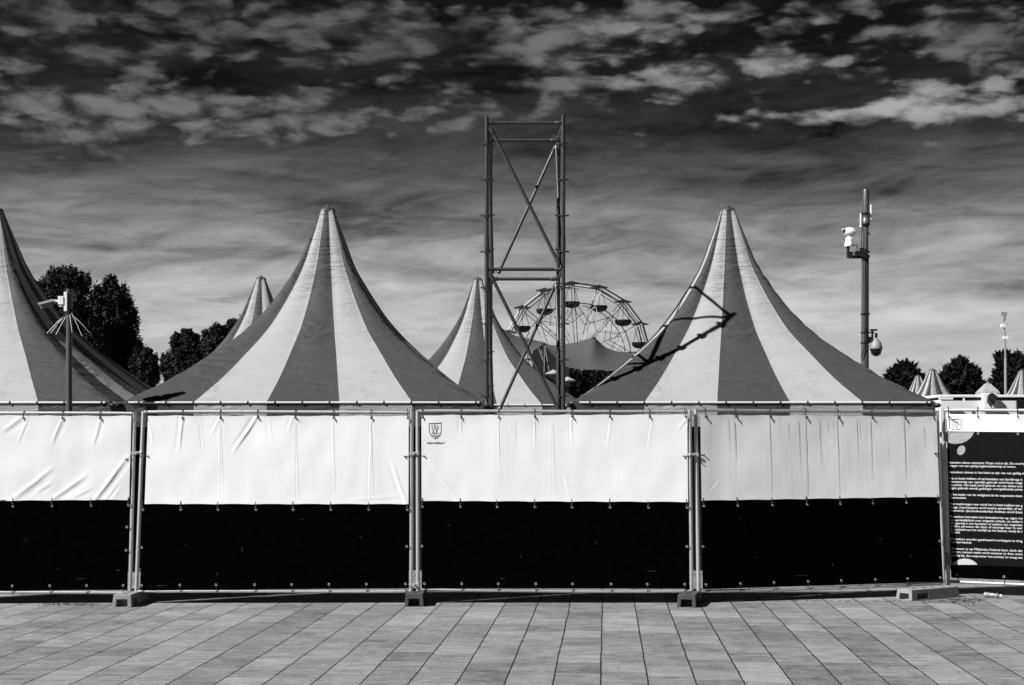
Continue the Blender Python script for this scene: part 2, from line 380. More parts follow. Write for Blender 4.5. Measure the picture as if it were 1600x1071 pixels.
def tie(p, u, v0, v1, root):                              # black cable tie from tube to eyelet
    m = MB(); a = p.W(u, v0, .0); s = p.W(u + .0012, v1, .036)
    m.path([p.W(u, v0 + .012, -.020), p.W(u, v0 + .016, .004), p.W(u, v0 + .008, .028), p.W(u, v0 - .012, .034), s], .0045, 6)
    m.lathe(s + p.n * -.003, p.n, [(0, .008), (.010, .011), (.014, .006)], 8)
    m.path([s, p.W(u + random.uniform(-.004, .006), v1 - random.uniform(.004, .012), .05)], .0035, 5)
    m.build('cable_tie', 'tie', root)
def eyelet(p, u, v, root):
    m = MB(); c = p.W(u, v, .034); n = p.n; a = Vector((1, 0, 0)); a = (a - n * a.dot(n)).normalized(); b = n.cross(a)
    m.path([c + a * (.0105 * math.cos(t)) + b * (.0105 * math.sin(t)) for t in [2 * math.pi * k / 12 for k in range(12)]], .0032, 6, closed=True)
    m.build('eyelet', 'eyelet', root)
def sidetie(p, u, v, sgn, root):
    m = MB(); m.path([p.W(u - sgn * .010, v, -.01), p.W(u - sgn * .008, v, .026), p.W(u + sgn * .006, v + .002, .030), p.W(u + sgn * .013, v, .036)], .0035, 6)
    m.lathe(p.W(u + sgn * .013, v, .032), p.n, [(0, .007), (.010, .009), (.013, .005)], 8)
    m.build('cable_tie', 'tie', root)

bl_ = [('plain white banner with diagonal folds at its lower right, tied to the leftmost fence panel',
        [(148, 784, 196, 720, .018, .020), (86, 778, 132, 746, .016, .020), (24, 778, 78, 736, .014, .024), (118, 776, 142, 764, .008, .014), (8, 672, 34, 653, .012, .02), (148, 692, 158, 655, .010, .014), (84, 690, 99, 652, .010, .016), (30, 690, 44, 655, .006, .012), (60, 768, 80, 756, .008, .014), (170, 782, 186, 760, -.006, .012)]),
       ('plain white banner with two sharp top folds, left of the shield emblem banner',
        [(286, 650, 281, 698, .022, .014), (402, 652, 370, 700, .026, .014), (346, 650, 332, 676, .010, .012), (232, 655, 240, 690, .008, .012), (614, 730, 634, 784, .016, .014), (460, 650, 452, 672, .010, .012), (463, 655, 463, 785, -.004, .007), (346, 650, 346, 780, -.004, .006), (580, 652, 577, 780, .005, .007), (520, 652, 522, 778, .003, .007), (312, 652, 318, 700, .005, .008), (420, 655, 426, 690, .006, .01), (560, 780, 625, 776, .006, .012)]),
       ('white banner with a black shield emblem in its upper left corner',
        [(674, 728, 712, 776, .014, .013), (736, 734, 772, 776, .009, .012), (700, 652, 730, 690, .005, .012), (720, 650, 720, 680, .006, .008), (779, 650, 779, 740, .003, .007), (835, 650, 836, 700, .005, .008), (893, 650, 893, 690, .006, .009), (860, 655, 858, 780, .002, .008), (880, 740, 890, 776, .004, .012), (955, 655, 950, 690, .005, .01), (1020, 655, 1012, 700, .004, .01), (1060, 670, 1072, 655, .008, .01), (790, 655, 800, 672, .005, .01)]),
       ('greyer stained banner with thin vertical creases, on the fence panel turned away',
        [(1147, 650, 1150, 740, .012, .010), (1201, 650, 1206, 779, .009, .008), (1257, 650, 1262, 779, .009, .008), (1308, 650, 1312, 779, .008, .008), (1360, 650, 1362, 760, .010, .009), (1411, 650, 1416, 745, .014, .010), (1278, 655, 1284, 720, .006, .007), (1136, 652, 1137, 700, .006, .006), (1337, 660, 1343, 710, .006, .006), (1104, 770, 1120, 748, .012, .012), (1100, 652, 1110, 668, .008, .009), (1225, 655, 1228, 700, .004, .007), (1098, 715, 1150, 713, .004, .008), (1300, 655, 1296, 705, .004, .008), (1440, 690, 1444, 740, .003, .01), (1120, 650, 1120, 780, -.003, .006), (1386, 652, 1390, 770, .004, .009)])]
xt = [[-190, -130, -70, -20, 38, 98.5, 157, 208], [229, 286, 345, 403, 462, 521, 580, 637], [660, 720, 779, 835, 893, 952, 1014, 1070], [1100, 1147, 1201, 1257, 1307, 1360, 1411, 1456]]
xb = [[-190, -130, -70, -20, 21, 82, 143, 201], [224, 283, 341, 400, 458, 517, 576, 636], [660, 719, 776, 835, 893, 952, 1012, 1072], [1097, 1150, 1204, 1258, 1310, 1361, 1413, 1463]]
for i in range(4):
    p = panels[i]
    vt = lambda u, p=p, i=i: (p.uv(CX + (lerp(p.px[0][0], p.px[1][0], .5) - CX), 650)[1]) - .0035 * abs(math.sin(math.pi * u * 7.2)) - .001 * i
    yb = [(785, 782), (788.5, 788.5), (783.5, 785), (783, 777)][i]
    a0 = p.uv(p.px[0][0] + 8, yb[0])[1]; a1 = p.uv(p.px[1][0] - 8, yb[1])[1]
    t0 = p.uv(p.px[2][0] + 10, [649, 649.5, 648.5, 648][i])[1]; t1 = p.uv(p.px[3][0] - 10, [650, 650, 647.5, 651][i])[1]
    vb = lambda u, a0=a0, a1=a1: lerp(a0, a1, u) + .003 * abs(math.sin(math.pi * u * 7.2))
    vt = lambda u, t0=t0, t1=t1: lerp(t0, t1, u) - .0045 * abs(math.sin(math.pi * (u * 7.2 + .1)))
    ua = p.uv(p.px[2][0] + 6, 700)[0] + .001; ub = 1 - .010
    rt = cloth('banner', 'whited' if i == 3 else 'white', p, ua, ub, vt, vb, bl_[i][1], bl_[i][0], 'banner', 'white banners tied to the fence', nu=360, nv=64, kc=(.50, .42, .42, -.10)[i], seed=i, amp=.011 if i < 3 else .008)
    ban_roots.append(rt)
    for X in xt[i]:
        u = p.uv(X, 645)[0]
        if -.0 < u < 1: tie(p, u, 1.0, vt(u) - .011, rt)
    for X in xb[i]:
        u = p.uv(X, yb[0])[0]
        if .0 < u < 1: tie(p, u, vb(u) + .008, vb(u) - .016, rt)
    for sg, u in ((1, .012), (-1, .988)):
        sidetie(p, u, p.uv(CX, [716, 713, 714, 713][i])[1] + random.uniform(-.004, .004), sg, rt)
    # black screen below
    sv = p.uv(CX, [917, 918, 917, 915][i])[1] if i < 3 else .035
    sc = cloth('privacy_screen', 'screen', p, .014, 1 - .008, lambda u, vb=vb, i=i: vb(u) + (.004 if i in (0, 3) else .030), lambda u: .010, [], 
               ['black screen cloth below the leftmost white banner', 'black screen cloth under the white banner with two sharp top folds', 'black screen cloth under the banner with the shield emblem', 'black screen cloth under the greyer stained banner'][i],
               'privacy screen', 'black screens on the fence', d0=.016, nu=90, nv=30, seed=i + 9, amp=.009)
    scr_roots.append(sc)
    for X in xb[i]:
        u = p.uv(X + 1, yb[0])[0]
        if 0 < u < 1: eyelet(p, u, vb(u) - .030, sc)
    for k in range(8):
        u = .022 + k * (.956 / 7) + random.uniform(-.004, .004)
        eyelet(p, u, .036, sc); m = MB(); m.path([p.W(u, .030, .032), p.W(u + .001, .008, .026), p.W(u, -.012, .016)], .0042, 5); m.build('cable_tie', 'tie', sc)
    for vv in (.245, .25) if i else (.23, .36):
        for sg, u in ((1, .016), (-1, .984)):
            if i == 0 and sg == 1: continue
            eyelet(p, u, vv, sc); m = MB(); m.path([p.W(u, vv, .034), p.W(u - sg * .012, vv, .028)], .004, 5); m.build('cable_tie', 'tie', sc)
            if i and vv == .25: pass
        if i: break
    if i == 2: emb_root = rt

# --- printing helper: a polyline ribbon laid on a panel
def ribbon(mb, p, pts, w, d, m=0):
    q = [p.uv(*a) for a in pts]; q = [(a * p.w, b * p.h) for a, b in q]; k = len(mb.v)
    for i, (a, b) in enumerate(q):
        a0 = q[max(0, i - 1)]; a1 = q[min(len(q) - 1, i + 1)]; dx, dy = a1[0] - a0[0], a1[1] - a0[1]; L = math.hypot(dx, dy) or 1
        ww = w[i] if isinstance(w, (list, tuple)) else w
        nx, ny = -dy / L * ww / 2, dx / L * ww / 2
        for sg_ in (1, -1):
            uu, vv = (a + sg_ * nx) / p.w, (b + sg_ * ny) / p.h; mb.v.append(p.W(uu, vv, d(uu, vv) if callable(d) else d))
    for i in range(len(q) - 1): mb.face((k + 2 * i, k + 2 * i + 1, k + 2 * i + 3, k + 2 * i + 2), m)
def text_mesh(body, size, ref=None):
    cu = bpy.data.curves.new('text', 'FONT'); cu.body = body; cu.size = size; cu.resolution_u = 2
    ob = bpy.data.objects.new('text', cu); C.objects.link(ob); bpy.context.view_layer.update()
    me = ob.to_mesh(); vs = [v.co.copy() for v in me.vertices]; fs = [tuple(f.vertices) for f in me.polygons]
    ob.to_mesh_clear(); bpy.data.objects.remove(ob); bpy.data.curves.remove(cu)
    return vs, fs
p = panels[2]; e = MB(); hb2 = p.hb; D = lambda u, v: hb2(u, v) + .0030
def E(a, b): return (660 + a / 23.8, 655 + b / 23.8)
ribbon(e, p, [E(262, 178), E(500, 172), E(718, 152)], .009, D)
ribbon(e, p, [E(250, 165), E(250, 330), E(262, 480), E(310, 600), E(400, 690), E(470, 735), E(560, 695), E(650, 600), E(695, 480), E(700, 330), E(690, 165)], .008, D, 1)
ribbon(e, p, [E(468, 215), E(435, 290), E(450, 360), E(478, 420), E(505, 350), E(510, 280), E(468, 215)], .0055, D)
ribbon(e, p, [E(380, 225), E(350, 280), E(375, 360), E(420, 470), E(440, 540), E(400, 555), E(360, 490)], [.004, .006, .006, .009, .011, .008, .005], D)
ribbon(e, p, [E(545, 220), E(590, 300), E(560, 400), E(520, 470), E(515, 540), E(570, 548), E(620, 520)], [.004, .007, .006, .008, .008, .006, .004], D)
ribbon(e, p, [E(320, 590), E(420, 640), E(520, 580)], .007, D); ribbon(e, p, [E(480, 680), E(560, 630), E(660, 590)], .005, D); ribbon(e, p, [E(400, 650), E(480, 690), E(600, 660)], .005, D, 1)
e.build('emblem', ['ink', 'inkg'], emb_root, smooth=False)
def place_text(mb, p, body, x0, y0, x1, ch, d, m=0, stretch=True, bold=0.0):
    """lettering whose baseline starts at photo point x0,y0; x1 = right end; ch = size in px"""
    vs, fs = text_mesh(body, 1.0); mn = min(v.x for v in vs); mxx = max(v.x for v in vs)
    ua, va = p.uv(x0, y0); uc = p.uv(x0, y0 - ch)[1]; sy = (uc - va)
    sx_ = (p.uv(x1, y0)[0] - ua) / (mxx - mn) if x1 else sy * p.h / p.w
    k = len(mb.v); sk = 0
    for v in vs: uu, vv = ua + (v.x - mn) * sx_, va + v.y * sy; mb.v.append(p.W(uu, vv, d(uu, vv) if callable(d) else d))
    for f in fs: mb.face([k + a for a in f], m)
def stains(p, root, items, mname):
    for (x, y0, y1, w) in items:
        st_ = MB(); n_ = 9; pts = [(x + (y1 - y0) * .035 * k / n_ + .25 * math.sin(k * 2.1 + x), lerp(y0, y1, k / n_)) for k in range(n_ + 1)]
        ribbon(st_, p, pts, [w * (1 - .75 * k / n_) for k in range(n_ + 1)], (lambda u, v: p.hb(u, v) + .002)); st_.build('dirt_streak', mname, root, smooth=False)
stains(panels[3], ban_roots[3], [(1147.5, 662, 722, .010), (1201, 655, 770, .008), (1230, 660, 692, .006), (1246.5, 660, 742, .007), (1257.5, 655, 776, .009), (1279, 655, 724, .008), (1306, 652, 772, .007), (1337, 655, 712, .007), (1341, 655, 690, .005), (1359, 655, 750, .008), (1411, 655, 745, .012), (1137, 655, 708, .006), (1292, 658, 680, .005), (1300, 656, 694, .005), (1442, 668, 700, .006)], 'stain')
stains(panels[2], ban_roots[2], [(779, 655, 720, .007), (836, 655, 690, .006), (805, 655, 700, .005), (864, 660, 770, .004), (720, 655, 672, .006), (893, 655, 676, .006)], 'stainf')
stains(panels[1], ban_roots[1], [(346, 660, 770, .006), (463, 655, 780, .005), (580, 655, 775, .007), (312, 655, 700, .006), (521, 655, 770, .004)], 'stainf')
def scuffs(p, root, items):
    sm = MB()
    for (x0, y0, x1, y1, w) in items: ribbon(sm, p, [(x0, y0), (lerp(x0, x1, .5) + .4, lerp(y0, y1, .5)), (x1, y1)], [w * .4, w, w * .3], (lambda u, v: p.hs(u, v) + .002))
    sm.build('scuff_marks', 'scuff', root, smooth=False)
scuffs(panels[3], scr_roots[3], [(1155.5, 809, 1156, 814, .008), (1372, 842, 1377, 843, .008), (1299, 880, 1301, 886, .010), (1324, 826, 1325, 829, .005), (1240, 900, 1262, 899, .006), (1180, 870, 1182, 874, .005), (1420, 868, 1424, 871, .006)])
scuffs(panels[1], scr_roots[1], [(290, 850, 292, 853, .006), (378, 855, 379, 862, .008), (470, 812, 474, 813, .006), (235, 916, 262, 915, .008), (338, 895, 341, 899, .006), (560, 838, 566, 840, .005)])
scuffs(panels[2], scr_roots[2], [(700, 820, 704, 822, .005), (812, 868, 815, 872, .006), (930, 845, 931, 851, .005), (1010, 893, 1026, 892, .006), (780, 905, 790, 903, .006)])
scuffs(panels[0], scr_roots[0], [(182, 891, 188, 892, .010), (90, 888, 94, 889, .006), (40, 840, 41, 846, .005), (120, 905, 135, 904, .006)])
cp = MB()
for q in (0, .35): place_text(cp, p, 'APOLLO UMBRELLA IT', 667.3 + q, 694 - q, 694.5 + q, 3.6, (lambda u, v, q=q: hb2(u, v) + .003 + q * .001))
cp.build('caption', 'ink', emb_root, smooth=False)

# --- sign banner on the last panel
p = panels[4]
yv = lambda x, y: p.uv(x, y)[1]
def strip(name, mats, root, ytop, ybot, d, x0=1476, nu=120, nv=24, amp=.004):
    mb = MB(); u0 = .012; u1 = .985
    v1 = yv(1540, ytop); v0 = yv(1540, ybot)
    for j in range(nv):
        for i in range(nu):
            u = lerp(u0, u1, i / (nu - 1)); v = lerp(v0, v1, j / (nv - 1))
            mb.v.append(p.W(u, v, hsign(u, v) + d))
    for j in range(nv - 1):
        for i in range(nu - 1): k = j * nu + i; mb.face((k, k + 1, k + nu + 1, k + nu))
    return mb.build(name, mats, root)
def hsign(u, v): return .030 + .004 * noise.noise(Vector((u * 5, v * 4, 31))) + .0016 * noise.noise(Vector((u * 17, v * 9, 3)))
b0 = p.W(.5, .05); sg = empty('sign_banner', (b0.x, b0.y - .04, b0.z), 'black banner printed with white house rules and a white top strip, by the right edge', 'banner')
strip('backing_cloth', 'signblack', sg, 675, 884, -.002)
strip('top_strip', 'white', sg, 648, 675, .0)
b1 = p.W(.5, .02); ss = empty('privacy_screen', (b1.x, b1.y - .03, b1.z), 'black screen cloth hanging under the banner of printed rules', 'privacy screen', 'black screens on the fence')
strip('cloth', 'screen', ss, 884, 905, -.006)
for k in range(8):
    u = [.035, .215, .395, .55, .7, .82, .92, .98][k]; eyelet(p, u, .036, ss)
    m = MB(); m.path([p.W(u, .030, .032), p.W(u + .001, .008, .026), p.W(u, -.012, .016)], .0042, 5); m.build('cable_tie', 'tie', ss)
for X in (1477, 1528, 1590, 1650, 1710, 1770, 1830, 1890):
    u = max(.02, min(.98, p.uv(X, 644)[0])); tie(p, u, 1.0, yv(X, 650) - .006, sg)
    eyelet(p, u, yv(1540, 678), sg)
lines = [('Bezoekers dienen tenminste 18 jaar oud te zijn. De security kan', 724.5, 1), ('vragen om een geldig legitimatiebewijs te tonen.', 729.5, 0),
         ('Bezoekers dienen in het bezit te zijn van een geldig ticket', 739.5, 1),
         ('Het in bezit hebben of verhandelen van harddrugs is', 749.2, 1), ('constatering van openlijk gebruik en/of bezit volgt', 754.3, 0), ('de politie. Het bezit en/of gebruik van een kleine hoe', 759.4, 0), ('eigen gebruik wordt gedoogd, voorgedraaide joints', 764.3, 0),
         ('In het kader van de veiligheid zal de organisatie bezo', 774.3, 1), ('doorzoeken.', 779.2, 0),
         ('Het meebrengen naar en/of het in bezit hebben van g', 789.0, 1), ('drugs, (vuur)wapens en/of andere gevaarlijke of ver', 794.2, 0), ('vuurwerk, (alcoholhoudende) dranken en/of (huis', 799.4, 0),
         ('Bezoekers betreden het festivalterrein op eigen risi', 808.8, 1), ('aansprakelijkheid voor enigerlei schade, uit welke h', 814, 0), ('het gevolg is van handelen of nalaten van organisat', 819, 0), ('andere personen die door of vanwege haar te wer', 823.8, 0), ('in verband met het verblijf op het festival, tenzij de s', 828.8, 0), ('schuld.', 833.2, 0),
         ('Bezoekers worden geadviseerd oordoppen te drag', 843.6, 1), ('van het festival.', 848.6, 0),
         ('Wanneer je op Milkshake Festival bent, denk dat', 858.6, 1), ('andere mensen naakt en/of wanneer je deze ontm', 863.8, 0), ('prettig bij, dus respecteer hun privacy en vraag toe', 869.2, 0)]
tx = MB()
full = {8: 1511, 1: 1588, 17: 1501, 19: 1519}
for q, (s_, yy, bul) in enumerate(lines):
    xs = lerp(1483.4, 1487.2, (yy - 724) / 145)
    place_text(tx, p, s_, xs, yy, full.get(q, 1598 + (len(s_) > 56) * 12), 4.9, lambda u, v: hsign(u, v) + .0015)
    if bul: ribbon(tx, p, [(xs - 3.0, yy - 1.6), (xs - 2.0, yy - 1.6)], .006, lambda u, v: hsign(u, v) + .0015)
tx.build('lettering', 'print_', sg, smooth=False)
def disc(cx, cy, rx, ry, y0, y1, d=.0, rot=0.0, n=40):
    mb = MB(); ring = []
    for k in range(n):
        t = 2 * math.pi * k / n; a = rx * math.cos(t); b = ry * math.sin(t)
        X = cx + a * math.cos(rot) - b * math.sin(rot); Y = min(max(cy + a * math.sin(rot) + b * math.cos(rot), y0), y1)
        uu, vv = p.uv(X, Y); ring.append(p.W(uu, vv, hsign(uu, vv) + .0010))
    mb.v = ring; mb.face(range(n)); return mb
disc(1494, 668, 30, 26, 675.8, 900).build('printed_disc', 'printg', sg, smooth=False)
disc(1502.5, 704, 6.0, 7.8, 0, 900, rot=.5).build('printed_disc', 'printg', sg, smooth=False)
disc(1508, 888, 21, 15, 0, 882.5).build('printed_disc', 'printl', sg, smooth=False)
disc(1478, 884, 10, 22, 0, 882.5).build('printed_disc', 'printg', sg, smooth=False)
e = MB(); D = lambda u, v: hsign(u, v) + .0025
def E2(a, b): return (1475 + a / 30.6, 650 + b / 30.6)
ribbon(e, p, [E2(160, 200), E2(300, 180), E2(600, 165), E2(880, 165), E2(880, 660)], .006, D)
ribbon(e, p, [E2(290, 200), E2(280, 450), E2(265, 660)], .008, D); ribbon(e, p, [E2(320, 205), E2(600, 200), E2(810, 210), E2(815, 640)], .006, D, 1)
ribbon(e, p, [E2(440, 230), E2(395, 330), E2(410, 450), E2(470, 550), E2(520, 650), E2(400, 660), E2(405, 570)], .007, D)
ribbon(e, p, [E2(640, 260), E2(700, 370), E2(670, 460), E2(600, 570), E2(600, 650), E2(800, 660)], .007, D)
ribbon(e, p, [E2(510, 280), E2(495, 370), E2(540, 510), E2(590, 340), E2(510, 280)], .006, D)
ribbon(e, p, [E2(270, 30), E2(400, 170), E2(600, 310), E2(760, 415)], .009, D)
e.build('emblem', ['ink', 'inkg'], sg, smooth=False)

# --- clamps joining neighbouring posts
def clamp(pa, pb, v, label):
    a = pa.W(1, v); b = pb.W(0, v); c = (a + b) / 2; rt = empty('post_clamp', c, label, 'fence clamp', 'clamps joining fence posts')
    dirv = (b - a).normalized(); m = MB()
    for q, w in ((a, -1), (b, 1)): m.lathe(q - Vector((0, 0, .018)), (0, 0, 1), [(0, .026), (.004, .029), (.032, .029), (.036, .026)], 14)
    m.box(c + Vector((0, -.028, 0)), ((b - a).length + .03, .008, .034)); m.build('strap', 'eyelet', rt)
    MB().lathe(c + Vector((0, -.030, 0)), (0, -1, 0), [(0, .012), (.018, .012), (.020, .006), (.035, .006)], 6).build('bolt', 'steel_dull', rt)
clamp(panels[0], panels[1], .775, 'metal clamp joining the post pair furthest left, upper one')
clamp(panels[1], panels[2], .765, 'metal clamp joining the post pair left of the shield emblem, upper one')
clamp(panels[1], panels[2], .030, 'metal clamp joining the post pair left of the shield emblem, just above its foot')
clamp(panels[2], panels[3], .755, 'metal clamp joining the posts left of the stained grey banner, upper one')

# --- fence feet
def foot(corner, ax, L, Wd, H, matn, label):
    """corner = near front ground corner (left), ax = unit vector of the long axis"""
    ex = Vector((ax[0], ax[1], 0)).normalized(); ey = Vector((-ex.y, ex.x, 0)); rt = None
    c = Vector((corner[0], corner[1], 0)); mb = MB()
    # body: profile ring with a recess in the end face
    def Q(a, b, h): return c + ex * a + ey * b + Vector((0, 0, h))
    tp = .012
    lower = [Q(0, 0, .0), Q(L, 0, .0), Q(L, Wd, .0), Q(0, Wd, .0)]
    upper = [Q(tp, tp, H), Q(L - tp, tp, H), Q(L - tp, Wd - tp, H), Q(tp, Wd - tp, H)]
    k = 0; mb.v += lower + upper
    mb.face((3, 2, 1, 0)); mb.face((2, 3, 7, 6))
    mb.face((1, 2, 6, 5))
    # end face (a = 0) with opening
    def recess(o0, o1, o2, o3, inn, a0, a1, h0, h1):     # o: four outer corners BL BR TR TL
        b = len(mb.v); O = [mb.v[q] for q in (o0, o1, o2, o3)]
        def at(s, t): return lerp(lerp(O[0], O[1], s), lerp(O[3], O[2], s), t)
        ring = [at(a0, h0), at(a1, h0), at(a1, h1), at(a0, h1)]
        mb.v += ring + [q + inn for q in ring]
        for i, (x_, y_) in enumerate(((o0, o1), (o1, o2), (o2, o3), (o3, o0))):
            mb.face((x_, y_, b + (i + 1) % 4, b + i))
        for i in range(4): j = (i + 1) % 4; mb.face((b + i, b + j, b + 4 + j, b + 4 + i))
        mb.face((b + 4, b + 5, b + 6, b + 7))
    recess(3, 0, 4, 7, ex * .09, .2, .8, .02, .62)
    # side face with two recesses: split in three
    b = len(mb.v); 
    recess(0, 1, 5, 4, ey * .07, .12, .34, .12, .62)
    # holes for posts on top
    mb.face((4, 5, 6, 7))
    o = mb.build('ballast_block', matn, None, smooth=False, bevel=.006)
    off = c + ex * (L / 2) + ey * (Wd / 2); off.z = 0
    for v in o.data.vertices: v.co -= off
    o.location = off
    tag(o, label, 'ballast block', 'feet of the fence')
    th = MB()
    for a in (.2, .42, .58, .8):
        q = Q(L * a, Wd / 2, H + .001); th.lathe(q - Vector((0, 0, .012)), (0, 0, 1), [(0, .024), (.014, .024)], 12)
    h = th.build('post_socket', 'black', None); h.parent = o
    for v in h.data.vertices: v.co -= off
    return o
def gp(px, py): q = P(px, py, 0 + F * EYE / (py - CY)); return (q.x, q.y)
def footpx(l, r, y, ang, L, matn, label):
    a = gp(l, y); b = gp(r, y); w = b[0] - a[0]; ax = (math.sin(ang), math.cos(ang))
    # long axis away from the camera: front right corner is (a=0,b=0)
    return foot((b[0], b[1]), ax, L, w / math.cos(ang), .137, matn, label)
footpx(174.6, 205.5, 949.5, R(2), .66, 'footc', 'grey block foot under the posts furthest left')
footpx(631.8, 662, 948.5, R(0), .66, 'foot', 'dark grey block foot under the posts left of the shield emblem banner')
footpx(1058, 1087.8, 950, R(14), .66, 'foot', 'dark block foot under the posts left of the stained grey banner')
a = gp(1424.7, 939.8); b = gp(1500, 933.4)
foot(a, (b[0] - a[0], b[1] - a[1]), math.hypot(b[0] - a[0], b[1] - a[1]), .24, .125, 'footc', 'long block foot lying sideways beneath the corner with the sign banner')

# ------------------------------------------------------------------ tents
HW, EZ, PZ = 2.5, 2.34, 5.37
prof = [(0, .043), (.06, .066), (.12, .092), (.195, .122), (.285, .162), (.37, .218), (.455, .276), (.53, .335), (.6, .402), (.66, .463), (.71, .53), (.77, .615), (.83, .70), (.89, .79), (.93, .865), (.965, .93), (1.0, 1.0)]
dd = np.linspace(0, 1, 40); ff = np.interp(dd, [a for a, b in prof], [b for a, b in prof])
ffs = ff.copy()
for _ in range(3): ffs[1:-1] = (ffs[:-2] + 2 * ffs[1:-1] + ffs[2:]) / 4
sides = [((-1, -1), (1, -1)), ((1, -1), (1, 1)), ((1, 1), (-1, 1)), ((-1, 1), (-1, -1))]
def make_tent(loc, label, group, detail=True, seed=0):
    T = empty('striped_tent', (0, 0, 0), label, 'tent', group); ND = 6; ng = 5 * ND
    mb = MB(); L = len(dd); tot = 4 * ng
    for li in range(L):
        d = dd[li]; f = ffs[li] * HW; w = .60 + .40 * d ** .7; cg = .08 + .12 * min(1, d) ** .85; zz_ = PZ - d * (PZ - EZ)
        for si, (a, b) in enumerate(sides):
            for k in range(ng):
                s5_ = k / ng * 5; bb = [0, cg, cg + (1 - 2 * cg) / 3, cg + 2 * (1 - 2 * cg) / 3, 1 - cg, 1]; kk = int(s5_); t = lerp(bb[kk], bb[kk + 1], s5_ - kk); qx, qy = lerp(a[0], b[0], t), lerp(a[1], b[1], t)
                l = math.hypot(qx, qy); cx_, cy_ = qx / l, qy / l
                X = lerp(cx_, qx, w) * f; Y = lerp(cy_, qy, w) * f
                sag = 1 + .020 * math.sin(math.pi * t) * math.sin(math.pi * min(1, d) ** 1.8) 
                s5 = s5_ % 1; bow = .012 * math.sin(math.pi * s5) * math.sin(math.pi * d) * HW * .8
                wr = .014 * noise.noise(Vector((X * 1.1 + seed, Y * 1.1, zz_ * 2.6))) * math.sin(math.pi * d)
                # puckers beside the hips
                hip = min(t, 1 - t); pk = math.exp(-(hip / .10) ** 2) * .035 * math.sin(zz_ * 26 + (t * 40)) * (1 if .25 < d < .96 else 0) * noise.noise(Vector((zz_ * 1.3, seed + si, 2)))
                mb.v.append(Vector((X * sag + (cx_) * (wr + pk + bow), Y * sag + (cy_) * (wr + pk + bow), zz_)))
    for li in range(L - 1):
        for i in range(tot):
            j = (i + 1) % tot; t = (i % ng) // ND
            mb.face((li * tot + i, li * tot + j, (li + 1) * tot + j, (li + 1) * tot + i), t % 2)
    mb.build('canopy', ['tdark', 'tlight'], T)
    va = MB(); H = .34
    for r_ in range(7):
        for si, (a, b) in enumerate(sides):
            for k in range(ng):
                t = k / ng; qx, qy = lerp(a[0], b[0], t), lerp(a[1], b[1], t); v = r_ / 6
                o_ = .004 + .022 * v * math.sin(k * 1.9 + si + seed) * noise.noise(Vector((k * .3, si, seed))) * 1.5
                rr = HW + o_; va.v.append(Vector((qx * rr, qy * rr, EZ - .002 - H * v)))
    for r_ in range(6):
        for i in range(tot): j = (i + 1) % tot; va.face((r_ * tot + i, r_ * tot + j, (r_ + 1) * tot + j, (r_ + 1) * tot + i), ((i % ng) // ND) % 2)
    va.build('valance', ['tdark', 'tlight'], T)
    wl = MB(); nn_ = 60
    for q in range(2):
        for k in range(nn_ + 1):
            X = lerp(-HW + .1, HW - .1, k / nn_); wl.v.append(Vector((X, -HW + .16 + .03 * math.sin(X * 9 + seed) + .015 * math.sin(X * 23), (.03, EZ - .06)[q])))
    for k in range(nn_): wl.face((k, k + 1, nn_ + 2 + k, nn_ + 1 + k))
    wl.build('side_wall', 'wall', T)
    c = MB(); c.lathe((0, 0, PZ - .035), (0, 0, 1), [(0, .120), (.03, .124), (.05, .118), (.075, .085), (.092, .04), (.10, .022), (.125, .016), (.135, .004)], 10)
    c.build('peak_cap', 'tcap', T)
    for si, (a, b) in enumerate(sides):
        A = Vector((a[0], a[1], 0)); B = Vector((b[0], b[1], 0)); n = Vector(((A + B) / 2)).normalized(); o_ = n * .010
        tb = MB(); p0 = A * HW + o_ + Vector((0, 0, EZ - .012)); p1 = B * HW + o_ + Vector((0, 0, EZ - .012)); dv = (p1 - p0).normalized()
        tb.tube(p0 + dv * .10, p1 - dv * .07, .0150, n=10); ob = tb.build('eave_tube', 'tube', T)
        if detail and si in (0, 1, 3):
            for k in range(13):
                q = p0 + dv * (.24 + k * .375)
                if k == 12: q = p1 - dv * .12
                MB().lathe(q - dv * .008, dv, [(0, .020), (0, .024), (.016, .024), (.016, .020)], 8).build('lashing', 'tie', ob)
        lg = MB(); lg.box(A * (HW - .06) + Vector((0, 0, EZ / 2 - .02)), (.075, .075, EZ - .04)); lg.box(A * (HW - .06) + Vector((0, 0, .01)), (.22, .22, .02))
        lg.build('leg', 'blackm', T, smooth=False)
        k = MB(); k.lathe(A * (HW + .012) + Vector((0, 0, EZ - .05)), A.normalized(), [(-.05, .02), (0, .035), (.05, .03), (.07, .01)], 8); k.build('corner_bracket', 'blackm', T)
    T.location = loc
    return T
z0 = 19.84 + HW
t2 = make_tent(((473.5 - CX) / F * 19.84, z0, 0), 'large striped tent in full view between the camera pole and the scaffold tower', 'striped pagoda tents')
def tentcopy(loc, sc, rot, label, hs=1.0):
    c = copy_tree(t2); c.location = loc; c.scale = (sc, sc, sc * hs); c.rotation_euler = (0, 0, rot); c['label'] = label; return c
tentcopy(((1177.5 - CX) / F * 19.84, z0, 0), 1, 0, 'large striped tent with the shadow of the scaffold tower lying across it')
tentcopy(((172 - 567 / 2 - CX) / F * 19.84, z0 + .02, 0), 1, 0, 'large striped tent behind the camera pole, cut off by the left edge of the photo')
tentcopy((-1.20 - .02, 40.1, 0), 1.165, R(0), 'striped tent seen far behind the scaffold tower, its peak just left of the tower')
tentcopy(((408 - CX) / F * 40.1, 40.1, 0), 1.17, R(0), 'far striped tent whose peak alone shows between the left trees and a large tent')
tentcopy(((1457 - CX) / F * 47, 47, 0), .92, R(14), 'small far striped tent between the two dark trees, the bigger of the two close together', .825)
